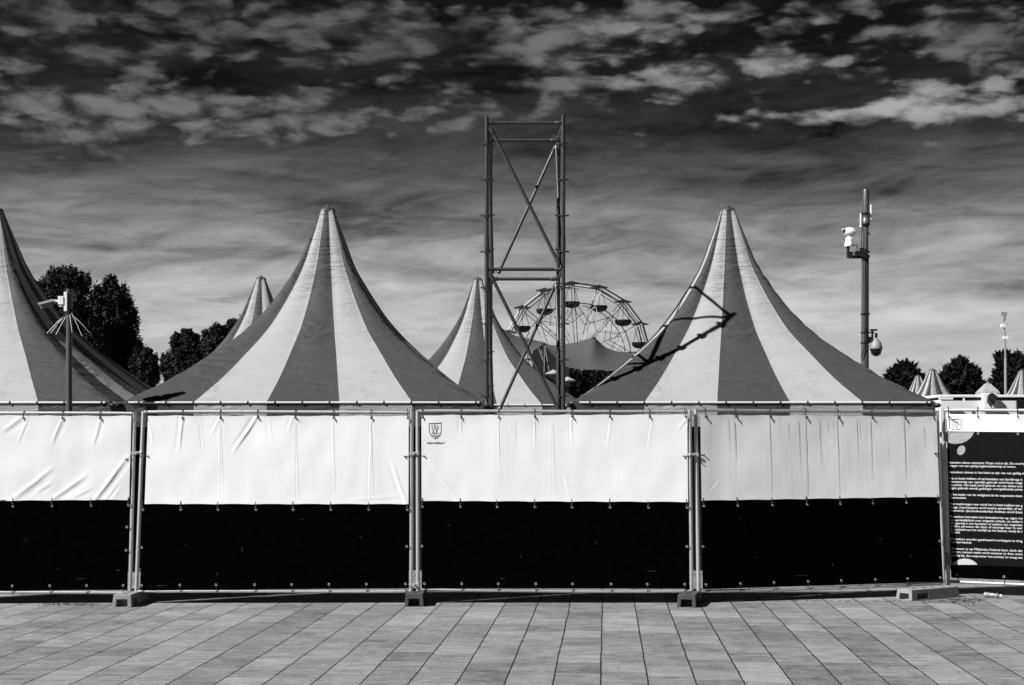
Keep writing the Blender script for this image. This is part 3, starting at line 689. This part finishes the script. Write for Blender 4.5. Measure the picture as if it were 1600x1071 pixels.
tentcopy(((1434.6 - CX) / F * 62, 62, 0), .92, R(5), 'smallest far striped tent, just left of a slightly bigger one, before a spiky tree', .92)
tentcopy(((1597 - CX) / F * 52, 52, 0), .92, R(0), 'far striped tent at the right edge of the photo, beside the thin mast', .87)

# ------------------------------------------------------------------ scaffold tower
TZ = 19.97; dep = 1.12
tx0, tx1 = (760.5 - CX) / F * TZ, (880 - CX) / F * TZ
tw = empty('scaffold_tower', ((tx0 + tx1) / 2, TZ + dep / 2, 0), 'tall open tower of galvanised scaffold tubes with crossing braces', 'scaffold tower')
lifts = [.10, 2.14, 4.18, 6.21]
legs = {}
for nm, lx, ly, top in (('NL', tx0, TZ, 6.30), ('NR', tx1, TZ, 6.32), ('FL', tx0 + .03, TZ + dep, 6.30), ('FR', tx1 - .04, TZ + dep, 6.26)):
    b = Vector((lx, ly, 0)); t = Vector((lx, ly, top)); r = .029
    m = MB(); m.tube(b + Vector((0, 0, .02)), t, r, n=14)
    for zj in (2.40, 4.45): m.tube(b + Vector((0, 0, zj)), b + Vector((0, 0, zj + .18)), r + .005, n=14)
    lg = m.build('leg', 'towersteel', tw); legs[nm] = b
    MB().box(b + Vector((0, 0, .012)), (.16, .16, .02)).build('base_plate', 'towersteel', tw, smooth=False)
    zr = .42 + (.0 if nm[0] == 'N' else .18)
    while zr < 6.2:
        q = MB(); q.lathe(b + Vector((0, 0, zr)), (0, 0, 1), [(0, r), (0, .060), (.010, .060), (.010, r)], 16)
        sgn = -1 if nm[1] == 'L' else 1
        q.box(b + Vector((sgn * .068, 0, zr + .004)), (.035, .014, .022)); q.box(b + Vector((0, -.045, zr - .02)), (.020, .03, .05))
        q.build('rosette', 'towersteel', lg); zr += .5 if nm[0] == 'N' else .5
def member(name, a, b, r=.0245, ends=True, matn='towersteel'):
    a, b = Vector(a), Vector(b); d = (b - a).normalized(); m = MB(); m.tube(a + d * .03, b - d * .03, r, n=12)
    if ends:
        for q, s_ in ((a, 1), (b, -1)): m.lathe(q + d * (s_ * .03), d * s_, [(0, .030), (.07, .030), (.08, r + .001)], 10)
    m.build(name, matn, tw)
def lp(nm, zc): q = legs[nm]; return Vector((q.x, q.y, zc))
for zc in lifts:
    member('ledger', lp('NL', zc), lp('NR', zc)); member('ledger', lp('FL', zc - .01), lp('FR', zc - .01))
    member('ledger', lp('NL', zc), lp('FL', zc)); member('ledger', lp('NR', zc), lp('FR', zc))
for i in range(3):
    z1_, z0_ = lifts[i + 1] - .07, lifts[i] + .05; o_ = Vector((0, -.03, 0))
    member('diagonal_brace', lp('NL', z1_) + o_ + Vector((.05, 0, 0)), lp('NR', z0_) + o_ + Vector((-.05, 0, 0)), .025)
    member('diagonal_brace', lp('FR', z1_) - o_ + Vector((-.03, 0, 0)), lp('FL', z0_) - o_ + Vector((.10, 0, 0)), .025)
    o_ = Vector((-.03, 0, 0))
    member('diagonal_brace', lp('NL', z1_) + o_ * -1 + Vector((0, .06, 0)), lp('FL', z0_) + o_ * -1, .022)
    member('diagonal_brace', lp('FR', z1_) + o_, lp('NR', z0_) + o_, .022)

# ------------------------------------------------------------------ left camera pole
d = 19.3
def Q(px, py, dd_=0.0): return P(px, py, d + dd_)
pr = Q(108, 640); cpole = empty('camera_pole', (pr.x, pr.y, 0), 'dark pole with a white security camera pointing left', 'camera pole')
MB().tube((pr.x, pr.y, 0), (pr.x, pr.y, Q(108, 452).z), .040, n=16).build('pole', 'pole', cpole)
s = d / F
MB().box(Q(104, 472, -.01), (.045, .10, .26)).build('mounting_plate', 'whitep', cpole, smooth=False, bevel=.006)
m = MB(); m.box(Q(96.5, 470, -.02), (.075, .10, .11)); m.path([Q(97, 470, -.02), Q(90, 471, -.03), Q(82, 470, -.04)], .016, 8); m.box(Q(95, 477, -.03), (.03, .06, .05)); m.build('bracket', 'whitep', cpole, smooth=False, bevel=.004)
m = MB(); a = Q(83, 470, -.04); b = Q(60, 476, -.10); dv = (b - a).normalized()
up = Vector((0, 0, 1)); sidev = dv.cross(up).normalized(); upv = sidev.cross(dv)
m.box((a + b) / 2 - upv * .03, ((b - a).length * .85, .075, .07), frame=(dv, sidev, upv)); 
m.lathe(a - upv * .03 + dv * .17, dv, [(-.15, .03), (-.14, .036), (.0, .036), (.01, .030)], 12)
cm = m.build('camera_body', 'grey', cpole, smooth=False, bevel=.006)
m = MB(); m.box((a + b) / 2 + upv * .012, ((b - a).length, .10, .012), frame=(dv, sidev, upv)); m.box((a + b) / 2 + upv * .004 - sidev * .05, ((b - a).length, .006, .03), frame=(dv, sidev, upv)); m.build('sun_hood', 'whitep', cpole, smooth=False)
m = MB(); m.lathe(b - upv * .035 - dv * .05, dv, [(0, .026), (.03, .026), (.034, .018)], 12); m.build('lens', 'glass', cpole)
m = MB(); m.lathe(Vector((pr.x, pr.y, Q(0, 490).z)), (0, 0, 1), [(0, .042), (0, .055), (.05, .055), (.05, .042)], 14); m.build('strap', 'black', cpole)
for x0, y0, x1, y1 in ((99, 496, 73.5, 521), (100, 498, 79, 521), (104, 491, 87.5, 523), (109, 491, 112.5, 519), (117, 499, 128, 525), (112, 496, 140, 520)):
    q0 = Q(lerp(108, x0, .4), 489, -.05 + random.uniform(0, .08)); 
    m = MB(); m.path([q0, lerp(q0, Q(x1, y1, -.12), .5) + Vector((0, 0, .008)), Q(x1, y1, -.12 + random.uniform(0, .12))], .0032, 5); m.build('tie_tail', 'whitep', cpole)

# ------------------------------------------------------------------ right camera pole
d = 26.0; s = d / F
rp = Q(1352, 560); pl = empty('camera_mast', (rp.x, rp.y, 0), 'tall steel pole with antennas, a white camera on an arm and a dome camera', 'camera mast')
X0, Y0 = rp.x, rp.y; zf = lambda py: P(0, py, d).z
m = MB(); m.tube((X0 - .02, Y0, 0), (X0 + .0, Y0, zf(398)), .078, .066, n=18); m.tube((X0, Y0, zf(398)), (X0 + .01, Y0, zf(350)), .052, .050, n=16); m.build('pole', 'pole', pl)
m = MB(); m.lathe((X0 + .01, Y0, zf(352)), (0, 0, 1), [(0, .05), (0, .070), (.10, .072), (.11, .064), (.16, .064), (.17, .070), (.20, .070), (.21, .058), (.62, .058), (.64, .05)], 18); m.build('upper_sleeve', 'pole', pl)
for xx, ya, yb, nm in ((1345, 334, 354, 0), (1361, 320, 342, 0)):
    m = MB(); m.tube(Q(xx, yb, -.02), Q(xx, ya, -.02), .016, n=10); m.tube(Q(xx, yb + 1, -.02), Q(xx, yb - 1, -.02), .024, n=10); m.tube(Q(xx, yb, -.02), Q(1352, yb - 2), .008, n=6); m.build('antenna', 'whitep', pl)
m = MB(); m.path([Q(1347, 354, -.05), Q(1346.5, 370, -.06), Q(1346, 385, -.06), Q(1348, 392, -.06)], .008, 5); m.path([Q(1357, 352, -.06), Q(1356, 362, -.07), Q(1360, 368, -.06)], .010, 5)
m.path([Q(1357, 400, -.08), Q(1356, 440, -.085), Q(1354, 480, -.09), Q(1353, 510, -.09), Q(1350, 545, -.09), Q(1346, 560, -.08)], .010, 5); m.path([Q(1349.5, 400, -.085), Q(1350, 470, -.09), Q(1350, 520, -.09)], .007, 5); m.build('cable', 'black', pl)
for yy in (335, 352, 395, 402, 492, 521, 537): MB().lathe((X0, Y0, zf(yy)), (0, 0, 1), [(0, .078), (0, .086), (.022, .086), (.022, .078)], 16).build('strap', 'blackm', pl)
m = MB(); m.box(Q(1338, 402, -.02), (.26, .07, .05)); m.box(Q(1341, 397, -.03), (.12, .10, .09)); m.box(Q(1349, 396, -.05), (.10, .16, .14)); m.tube(Q(1325, 403, -.02), Q(1325, 385, -.02), .028, n=10); m.box(Q(1330, 399, -.05), (.06, .05, .12))
m.path([Q(1333, 384, -.04), Q(1338, 383, -.04), Q(1340, 388, -.04), Q(1339, 396, -.04)], .009, 6); m.box(Q(1346, 391, -.08), (.06, .06, .07)); m.build('camera_arm', 'blackm', pl, smooth=False)
m = MB(); m.lathe(Q(1326.5, 385.5, -.02), (0, 0, 1), [(0, .078), (.02, .082), (.06, .078), (.08, .062), (.155, .058), (.165, .050)], 18)
pc = m.build('camera_housing', 'whitep', pl)
m = MB(); a = Q(1329, 360, -.0); dv = Vector((-.93, -.16, .12)).normalized(); m.lathe(Q(1328, 363, -.02), dv, [(-.10, .03), (-.085, .065), (-.03, .088), (.03, .084), (.09, .062), (.10, .05)], 16); m.box(Q(1323, 358.5, -.02), (.16, .12, .016)); m.box(Q(1327.5, 369.5, -.02), (.08, .09, .10)); m.build('camera_head', 'whitep', pl)
m = MB(); m.lathe(Q(1328, 363, -.02) + dv * .1, dv, [(0, .045), (.008, .040)], 14); m.build('lens', 'glass', pl)
m = MB(); m.box(Q(1365, 516, -.02), (.11, .10, .03), rz=0); m.box(Q(1363, 523, -.02), (.03, .05, .12)); m.box(Q(1369, 525, -.02), (.035, .06, .10)); m.box(Q(1360, 531, -.02), (.09, .06, .10)); m.box(Q(1362, 520, -.04), (.09, .04, .02)); m.build('dome_bracket', 'blackm', pl, smooth=False)
dc = Q(1369, 545.5, -.03)
m = MB(); m.lathe(dc, (0, 0, 1), [(0, .112), (.012, .115), (.06, .105), (.12, .080), (.17, .045), (.20, .018)], 20); m.build('dome_housing', 'domep', pl)
m = MB(); m.lathe(dc, (0, 0, -1), [(-.002, .112), (.02, .105), (.05, .096), (.09, .085), (.12, .055), (.135, .02)], 20); m.build('dome_lens', 'glass', pl)

# ------------------------------------------------------------------ thin mast far right
d = 60.0
a = Q(1572, 620); ms = empty('antenna_mast', (a.x, a.y, 0), 'thin pale telescopic mast with a short crossbar on top, by the right edge', 'mast')
top = Q(1568.5, 490)
m = MB(); m.tube((a.x, a.y, 0), Q(1571.2, 560), .060, n=10); m.tube(Q(1571.2, 560), Q(1569.6, 520), .040, n=10); m.tube(Q(1569.6, 520), top, .028, n=8); m.build('pole', 'grey', ms)
m = MB(); m.tube(Q(1564, 488.5), Q(1573, 488.5), .03, n=6); m.tube(Q(1565, 488), Q(1565.5, 493), .05, n=6); m.tube(Q(1572, 488), Q(1571.5, 493), .05, n=6); m.tube(Q(1568.5, 491), Q(1568.7, 500), .07, n=8); m.build('crossbar', 'grey', ms)
m = MB(); m.box(Q(1567, 509), (.16, .14, .14)); m.box(Q(1571, 528), (.2, .1, .12)); m.build('clamp', 'whitep', ms, smooth=False)

# ------------------------------------------------------------------ site cabin
d = 21.5
L0 = Q(1468, 640).x; Rr = L0 + 6.06; zt = zf = Q(0, 619).z
cb = empty('site_cabin', ((L0 + Rr) / 2, d + 1.2, 0), 'white site cabin with a flat overhanging roof edge, behind the sign banner', 'cabin')
m = MB(); m.box(((L0 + Rr) / 2 + .0, d + 1.27, (Q(0, 625).z) / 2 + .05), (6.0, 2.4, Q(0, 625).z - .1)); m.build('wall', 'cabin', cb, smooth=False, bevel=.01)
m = MB(); m.box(((L0 + Rr) / 2, d + 1.27, zt + .0), (6.06, 2.46, .040)); m.build('roof', 'cabinroof', cb, smooth=False, bevel=.008)
m = MB(); m.box(((L0 + Rr) / 2, d + 1.27, zt - .045), (5.96, 2.36, .05)); m.build('eave_shade_strip', 'black', cb, smooth=False)  # black strip stands in for the shadow under the roof edge
m = MB(); m.box(Q(1545, 627, .02), (.20, .12, .24)); m.build('lamp_box', 'whitep', cb, smooth=False, bevel=.015)
m = MB(); m.lathe(Q(1548.5, 622, -.06), (0, -1, .15), [(-.04, .035), (0, .060), (.05, .066), (.06, .055)], 14); m.build('floodlight', 'black', cb)
m = MB(); m.path([Q(1544, 622, -.06), Q(1543, 629, -.07), Q(1548, 634, -.08), Q(1553, 629, -.07), Q(1553, 622, -.06)], .012, 6); m.build('lamp_cable', 'black', cb)
m = MB(); m.box(Q(1604, 634, .04), (.30, .05, .18)); m.build('window', 'glass', cb, smooth=False)
m = MB(); m.box(Q(1506, 625.5, -.03), (.02, .02, .06)); m.box(Q(1478, 623.0, -.06), (.20, .06, .03)); m.build('roof_clip', 'whitep', cb, smooth=False)
# pale gazebo roof behind it
d = 38.0
gz = empty('gazebo', Q(1543, 610) * 1, 'small pale pyramid-roofed gazebo peeping over the roof of the white cabin', 'gazebo'); gz.location.z = 0
gx, gy = gz.location.x, gz.location.y; zt2, zt3 = Q(0, 600).z, Q(0, 613).z
m = MB(); h = .30; hh = .13
m.add([(gx - .22, gy - .3, zt3), (gx + .22, gy - .3, zt3), (gx + .22, gy + .3, zt3), (gx - .22, gy + .3, zt3), (gx - .05, gy - .1, zt2), (gx + .05, gy - .1, zt2), (gx + .05, gy + .1, zt2), (gx - .05, gy + .1, zt2),
       (gx - .235, gy - .32, zt3 - .12), (gx + .235, gy - .32, zt3 - .12), (gx + .235, gy + .32, zt3 - .12), (gx - .235, gy + .32, zt3 - .12)],
      [(0, 1, 5, 4), (1, 2, 6, 5), (2, 3, 7, 6), (3, 0, 4, 7), (4, 5, 6, 7), (8, 9, 1, 0), (9, 10, 2, 1), (10, 11, 3, 2), (11, 8, 0, 3), (8, 11, 10, 9)]); m.build('roof', 'tlight', gz, smooth=False)
for a_ in (-.19, .19):
    for b_ in (-.25, .25): MB().box((gx + a_, gy + b_, (zt3 - .1) / 2), (.05, .05, zt3 - .1)).build('leg', 'whitep', gz, smooth=False)

# ------------------------------------------------------------------ ferris wheel
d = 120.0; sc = d / F; fc = Q(902, 557); RW = 113.6 * sc; yaw = R(14)
fw = empty('ferris_wheel', (fc.x, fc.y, 0), 'white ferris wheel with round open gondolas, far behind the scaffold tower', 'ferris wheel')
ax = Vector((math.sin(yaw), -math.cos(yaw), 0)); ex = Vector((math.cos(yaw), math.sin(yaw), 0)); ez = Vector((0, 0, 1))
def WP(r, a, off): return fc + ex * (r * math.cos(a) * 1.02) + ez * (r * math.sin(a)) + ax * off
angs = [R(4.4 + 22.72) + 2 * math.pi * k / 16 for k in range(16)]
for off in (-.75, .75):
    m = MB(); m.path([WP(RW, a, off) for a in angs], .065, 6, closed=True); fine = [2 * math.pi * k / 64 for k in range(64)]
    m.path([WP(RW * .72, a, off) for a in fine], .045, 5, closed=True); m.path([WP(RW * .955, a, off) for a in angs], .035, 5, closed=True); m.build('rim', 'wheeld' if off > 0 else 'wheelw', fw)
    for i, a in enumerate(angs):
        m = MB(); m.tube(WP(RW, a, off), WP(.4, a, off * .5), .034, n=5); m.tube(WP(RW * .72, a, off), WP(RW * .47, angs[(i + 1) % 16], off), .028, n=5); m.tube(WP(RW * .72, a, off), WP(RW * .47, angs[i - 1], off), .028, n=5)
        m.build('spoke', 'wheelw' if off < 0 else ('wheeld' if i % 2 else 'wheelw'), fw)
m = MB(); m.lathe(fc - ax * 1.4, ax, [(0, .3), (.2, .55), (2.6, .55), (2.8, .3)], 16); m.build('hub', 'wheelw', fw)
for off in (-1.5, 1.5):
    for sgn in (-1, 1): 
        b = fc + ax * off * 1.6 + ex * (3.6 * sgn); b.z = 0
        m = MB(); m.tube(b, fc + ax * off, .14, n=8); m.build('support_leg', 'wheelw', fw)
def gond(a):
    c = WP(RW, a, 0); top = c + ez * .1; gr = bpy.data.objects.new('gondola', None)
    m = MB(); m.lathe(top - ez * .12, (0, 0, 1), [(0, .74), (.04, .77), (.10, .55), (.16, .34), (.24, .10), (.28, .03)], 14); g_ = m.build('gondola', 'wheeld', fw)
    m = MB(); m.lathe(c - ez * 2.02, (0, 0, 1), [(0, .28), (.08, .50), (.22, .66), (.44, .71), (.50, .71), (.50, .64), (.46, .62)], 16); m.build('tub', 'black', g_)
    m = MB(); m.tube(c + ax * .75, c - ax * .75, .05, n=6)
    for q in (-.55, .0, .55): m.tube(c + Vector((q * .3, 0, 0)), c - ez * 1.5 + Vector((q, 0, 0)), .024, n=5)
    m.build('hanger', 'wheeld', g_)
for a in angs: gond(a)

# ------------------------------------------------------------------ stretch tent on the festival ground
d = 50.0
a = Q(905, 640); stn = empty('stretch_tent', (a.x, a.y, 0), 'dark grey stretched sail tent with a pointed corner, in front of the ferris wheel', 'tent')
def sheet(top, bot, dt, db, n=28, nv=12, bow=.5):
    mb = MB()
    def at(l, t):
        t *= len(l) - 1; i = min(int(t), len(l) - 2); f = t - i; return (lerp(l[i][0], l[i + 1][0], f), lerp(l[i][1], l[i + 1][1], f))
    for j in range(nv):
        v = j / (nv - 1)
        for i in range(n):
            a = at(top, i / (n - 1)); b = at(bot, i / (n - 1)); q = P(lerp(a[0], b[0], v), lerp(a[1], b[1], v), lerp(dt, db, v) - bow * math.sin(math.pi * v)); mb.v.append(q)
    for j in range(nv - 1):
        for i in range(n - 1): k = j * n + i; mb.face((k, k + 1, k + n + 1, k + n))
    return mb
m = sheet([(848, 536), (862, 540), (876, 539.5), (890, 537), (905, 534), (918, 530), (928, 526.5), (934, 532), (941, 539), (950, 545), (962, 549), (985, 552), (1015, 556)],
          [(868, 562), (874, 569), (882, 573), (892, 575), (902, 577), (912, 578), (922, 578), (930, 578), (938, 578), (948, 579), (962, 580), (985, 583), (1015, 590)], 53, 48)
m.build('canopy', 'sail', stn)
m = sheet([(752, 498), (775, 507), (800, 523), (825, 530), (850, 535)], [(752, 540), (780, 545), (800, 552), (818, 556), (832, 549)], 54, 52, 14, 8)
m.build('canopy', 'sail', stn)
m = sheet([(832, 549), (850, 536), (868, 545), (890, 560)], [(832, 640), (850, 640), (868, 640), (890, 640)], 55, 55, 10, 4, 0); m.build('dark_interior_backing', 'black', stn)  # black panel stands in for the shaded interior seen through the opening
m = MB(); m.tube(P(853, 640, 50.5), P(850, 536, 50.5), .05, n=8); m.tube(P(929, 640, 52.8), P(928, 527, 52.8), .06, n=8); m.build('pole', 'black', stn)
m = MB()
for x0, y0, x1, y1 in ((851, 541, 858, 580), (852, 541, 850, 582), (846, 548, 849, 565), (842, 545, 848, 562)): m.tube(P(x0, y0, 49), P(x1, y1, 47), .010, n=5)
m.build('guy_rope', 'grey', stn)

# ------------------------------------------------------------------ trees
rng = np.random.default_rng(5)
def leaves(lobes, dist, n, size, seed, depth=1.0, elong=1.0, spiky=0, core=.25):
    """leaf sized faces spread through clumps round ellipsoids given by photo position"""
    r = np.random.default_rng(seed); s_ = dist / F; sub = []
    for (lx, lz, rx, rz) in lobes:
        nsub = int(10 + rx * rz / 18)
        for _ in range(nsub):
            u = r.normal(size=3); u /= np.linalg.norm(u); q = r.random() ** .5 * .88; k = r.uniform(.12, .36)
            sub.append((lx + u[0] * q * rx, lz - u[2] * q * rz, u[1] * q * rx, rx * k, rz * k * r.uniform(1.0, 2.0), 0, 0))
        if spiky:
            for _ in range(nsub * 2):
                a = r.uniform(-.5, math.pi + .5); q = r.uniform(.7, 1.0); L = r.uniform(4, 9)
                sub.append((lx + math.cos(a) * q * rx, lz - math.sin(a) * q * rz, r.uniform(-.5, .5) * rx, 1.5, L, math.cos(a) * r.uniform(.5, 1.1), abs(math.sin(a)) + .3))
    sub = np.array(sub); vol = (sub[:, 3] * sub[:, 4]) ** .85; pick = r.choice(len(sub), n, p=vol / vol.sum()); lo = sub[pick]
    u = r.normal(size=(n, 3)); u /= np.linalg.norm(u, axis=1)[:, None]; rad = r.random(n) ** .5 * (1 + .55 * r.random(n) ** 4)
    sx_ = u[:, 0] * rad * lo[:, 3]; sz_ = u[:, 2] * rad * lo[:, 4]; sp = lo[:, 6] > 0
    L = np.hypot(lo[:, 5], lo[:, 6]); L[~sp] = 1; dx_, dz_ = lo[:, 5] / L, lo[:, 6] / L
    nx = np.where(sp, sz_ * dx_ + sx_ * dz_, sx_); nz = np.where(sp, sz_ * dz_ - sx_ * dx_, sz_)
    c = np.empty((n, 3)); c[:, 0] = (lo[:, 0] + nx - CX) * s_; c[:, 2] = EYE + (CY - lo[:, 1] + nz) * s_
    c[:, 1] = dist + (lo[:, 2] + u[:, 1] * rad * lo[:, 3]) * s_ * depth
    a = r.normal(size=(n, 3)); a /= np.linalg.norm(a, axis=1)[:, None]
    if spiky: a[:, 0] = np.where(sp, a[:, 0] * .4 + dx_, a[:, 0]); a[:, 2] = np.where(sp, a[:, 2] * .4 + dz_, a[:, 2]); a /= np.linalg.norm(a, axis=1)[:, None]
    b = np.cross(a, r.normal(size=(n, 3))); b /= np.linalg.norm(b, axis=1)[:, None]
    sz = size * (.6 + .8 * r.random(n))[:, None]
    return np.stack([c - a * sz * elong, c + b * sz * .55, c + a * sz * elong, c - b * sz * .55], 1).reshape(-1, 3)
def tree(name, label, lobes, dist, n, size, seed, leafm='leaf', base=None, group=None, **k):
    bx = base if base else sum(l[0] for l in lobes) / len(lobes); q = P(bx, 640, dist)
    rt = empty(name, (q.x, q.y, 0), label, 'tree' if 'tree' in name else 'bush', group)
    v = leaves(lobes, dist, n, size, seed, **k); v -= np.array([q.x, q.y, 0]); v[:, 2] = np.maximum(v[:, 2], .05)
    me = bpy.data.meshes.new('crown'); nq = len(v) // 4
    me.vertices.add(len(v)); me.vertices.foreach_set('co', v.ravel()); me.loops.add(len(v)); me.loops.foreach_set('vertex_index', np.arange(len(v)))
    me.polygons.add(nq); me.polygons.foreach_set('loop_start', np.arange(nq) * 4); me.polygons.foreach_set('loop_total', np.full(nq, 4)); me.materials.append(MT[leafm]); me.update(); me.validate()
    o = bpy.data.objects.new('crown', me); C.objects.link(o); o.parent = rt
    rr = random.Random(seed); m = MB(); topz = max(P(0, l[1], dist).z for l in lobes); H = topz
    m.path([(q.x, q.y, 0), (q.x + .05, q.y, H * .3), (q.x - .1, q.y + .1, H * .6), (q.x, q.y, H)], [H * .03, H * .024, H * .016, H * .006], 8)
    for l in lobes:
        t = P(l[0], l[1], dist); z_ = max(.3, t.z * rr.uniform(.35, .6)); m.path([(q.x, q.y, z_), lerp(Vector((q.x, q.y, z_)), t, .5) + Vector((0, 0, .2)), t], [H * .013, H * .009, H * .004], 6)
    m.build('trunk', 'bark', rt)
    return rt
GT = 'trees behind the striped tents'
tree('tree', 'dark tree with the broad top just behind the left camera pole', [(92, 448, 24, 30), (72, 450, 16, 22), (104, 440, 20, 26), (112, 500, 34, 55), (126, 445, 17, 26), (120, 434, 8, 16), (80, 480, 24, 40), (130, 560, 40, 60), (90, 432, 8, 14)], 85, 90000, .088, 1, base=110, group=GT)
tree('tree', 'tall dark tree with a pointed top, right of the left camera pole', [(172, 452, 15, 20), (173, 438, 8, 9), (182, 475, 22, 30), (160, 480, 22, 34), (192, 500, 22, 34), (198, 530, 20, 30), (176, 530, 34, 50), (196, 570, 32, 45), (190, 455, 9, 14)], 88, 84000, .088, 2, base=182, group=GT)
tree('tree', 'lower dark round tree at the foot of the tall pointed one', [(232, 560, 15, 18), (224, 580, 22, 30), (236, 590, 13, 26), (215, 560, 10, 16), (243, 575, 6, 10)], 84, 34000, .085, 3, base=230, group=GT)
tree('tree', 'dark round tree left of the gap beside the tent slope', [(278, 535, 14, 19), (292, 524, 12, 10), (290, 545, 20, 26), (266, 570, 14, 20), (260, 585, 8, 14), (290, 580, 28, 36), (303, 528, 9, 12)], 95, 42000, .09, 4, base=285, group=GT)
tree('tree', 'dark tree half hidden by the left slope of the tent in front of the trees', [(340, 522, 16, 15), (325, 532, 14, 20), (355, 520, 14, 18), (365, 508, 12, 14), (340, 560, 34, 34), (378, 530, 20, 30)], 98, 36000, .09, 5, base=345, group=GT)
for k, (lb, lobes, nn, bs) in enumerate([('dark spiky tree behind the smallest far tent, right of the camera mast', [(1414, 582, 12, 12), (1400, 592, 12, 14), (1427, 594, 13, 14), (1413, 600, 22, 20), (1436, 606, 9, 12)], 9000, 1414),
        ('dark spiky tree standing alone to the right of the far tents', [(1500, 578, 13, 14), (1486, 590, 12, 13), (1516, 592, 14, 14), (1500, 604, 27, 20), (1478, 602, 9, 10), (1524, 606, 11, 11)], 13000, 1500),
        ('dark spiky tree behind the thin mast at the right edge', [(1573, 572, 12, 15), (1566, 564, 9, 10), (1590, 574, 16, 18), (1580, 595, 26, 26), (1612, 580, 22, 26), (1560, 604, 12, 13)], 14000, 1585)]):
    tree('tree', lb, lobes, 66, nn, .085, 20 + k, 'leafd', base=bs, group='spiky trees at the right', elong=2.2, spiky=1)
GB = 'bushes under the stretched sail tent'
tree('bush', 'dark bush under the left part of the stretched sail tent', [(885, 588, 16, 14), (900, 600, 20, 20), (880, 615, 22, 25)], 58, 5000, .13, 31, 'leafd', group=GB)
tree('bush', 'dark bush right under the edge of the sail tent, beside the shadowed striped tent', [(920, 590, 20, 14), (945, 592, 22, 16), (930, 610, 26, 24), (910, 622, 12, 16)], 60, 6000, .13, 32, 'leafd', group=GB)
# pale folded parasols and chairs by the bushes
def parasol(px, py, dist, label):
    q = P(px, py, dist); rt = empty('parasol', (q.x, q.y, 0), label, 'parasol', 'small pale parasols by the bushes')
    MB().tube((q.x, q.y, 0), (q.x, q.y, q.z + .25), .012, n=6).build('pole', 'blackm', rt)
    MB().lathe((q.x, q.y, q.z - .12), (0, 0, 1), [(0, .26), (.03, .26), (.08, .14), (.14, .02)], 8).build('shade', 'tlight', rt, smooth=False)
parasol(865, 579, 46, 'small pale parasol seen just left of the right legs of the scaffold tower'); parasol(887, 590, 46, 'small pale parasol seen just right of the scaffold tower legs, before the bushes')
m = MB()
# ------------------------------------------------------------------ litter
r = random.Random(3); lm = MB()
def leafbit(px, py, s_):
    a = gp(px, py); t = r.uniform(0, 6.3); c_ = Vector((a[0], a[1], .004)); u = Vector((math.cos(t), math.sin(t), r.uniform(0, .5))) * s_; w = Vector((-math.sin(t), math.cos(t), r.uniform(0, .6))) * s_ * .5
    lm.add([c_ - u, c_ + w + Vector((0, 0, s_ * .3)), c_ + u, c_ - w + Vector((0, 0, s_ * .2))], [(0, 1, 2, 3)])
for _ in range(170): leafbit(r.gauss(1508, 16), 936 + abs(r.gauss(0, 3.2)), r.uniform(.008, .03))
for _ in range(90): leafbit(r.gauss(108, 24), 944.5 + abs(r.gauss(0, 1.2)), r.uniform(.008, .025))
for _ in range(130): leafbit(r.uniform(1180, 1500), 939.5 + abs(r.gauss(0, .8)), r.uniform(.006, .02))
tag(lm.build('leaf_litter', 'litter', smooth=False), 'dry leaves and grit blown against the foot of the fence', 'litter', kind='stuff')
a = gp(1538, 934); b = gp(1563, 935.5); A = Vector((a[0], a[1], .035)); B = Vector((b[0], b[1] - .02, .035)); dv = (B - A).normalized()
bt = MB(); L = (B - A).length; bt.lathe(A, dv, [(0, .02), (.005, .030), (.04, .031), (.06, .022), (.09, .026), (.13, .020), (.16, .030), (L * .8, .026), (L * .9, .012), (L, .012)], 12)
rt = bt.build('plastic_bottle', 'bottle', None); tag(rt, 'crushed clear plastic bottle lying below the sign banner', 'bottle')
cpn = MB(); cpn.lathe(A + dv * (L * .97), dv, [(0, .014), (.02, .014)], 10); o = cpn.build('bottle_cap', 'whitep', None); o.parent = rt
sc_ = MB(); c_ = panels[3].W(.88, .018, -.03)
for k in range(5):
    sc_.add([c_ + Vector((-.07 + k * .025, -.01 * k, -.004)), c_ + Vector((-.04 + k * .03, -.02, .012 + .004 * (k % 2))), c_ + Vector((-.02 + k * .03, .01, .018)), c_ + Vector((-.06 + k * .03, .02, .004))], [(0, 1, 2, 3)])
o = sc_.build('plastic_scrap', 'whitep', None, smooth=False); tag(o, 'white plastic scrap caught at the bottom tube near the sideways foot', 'plastic scrap')
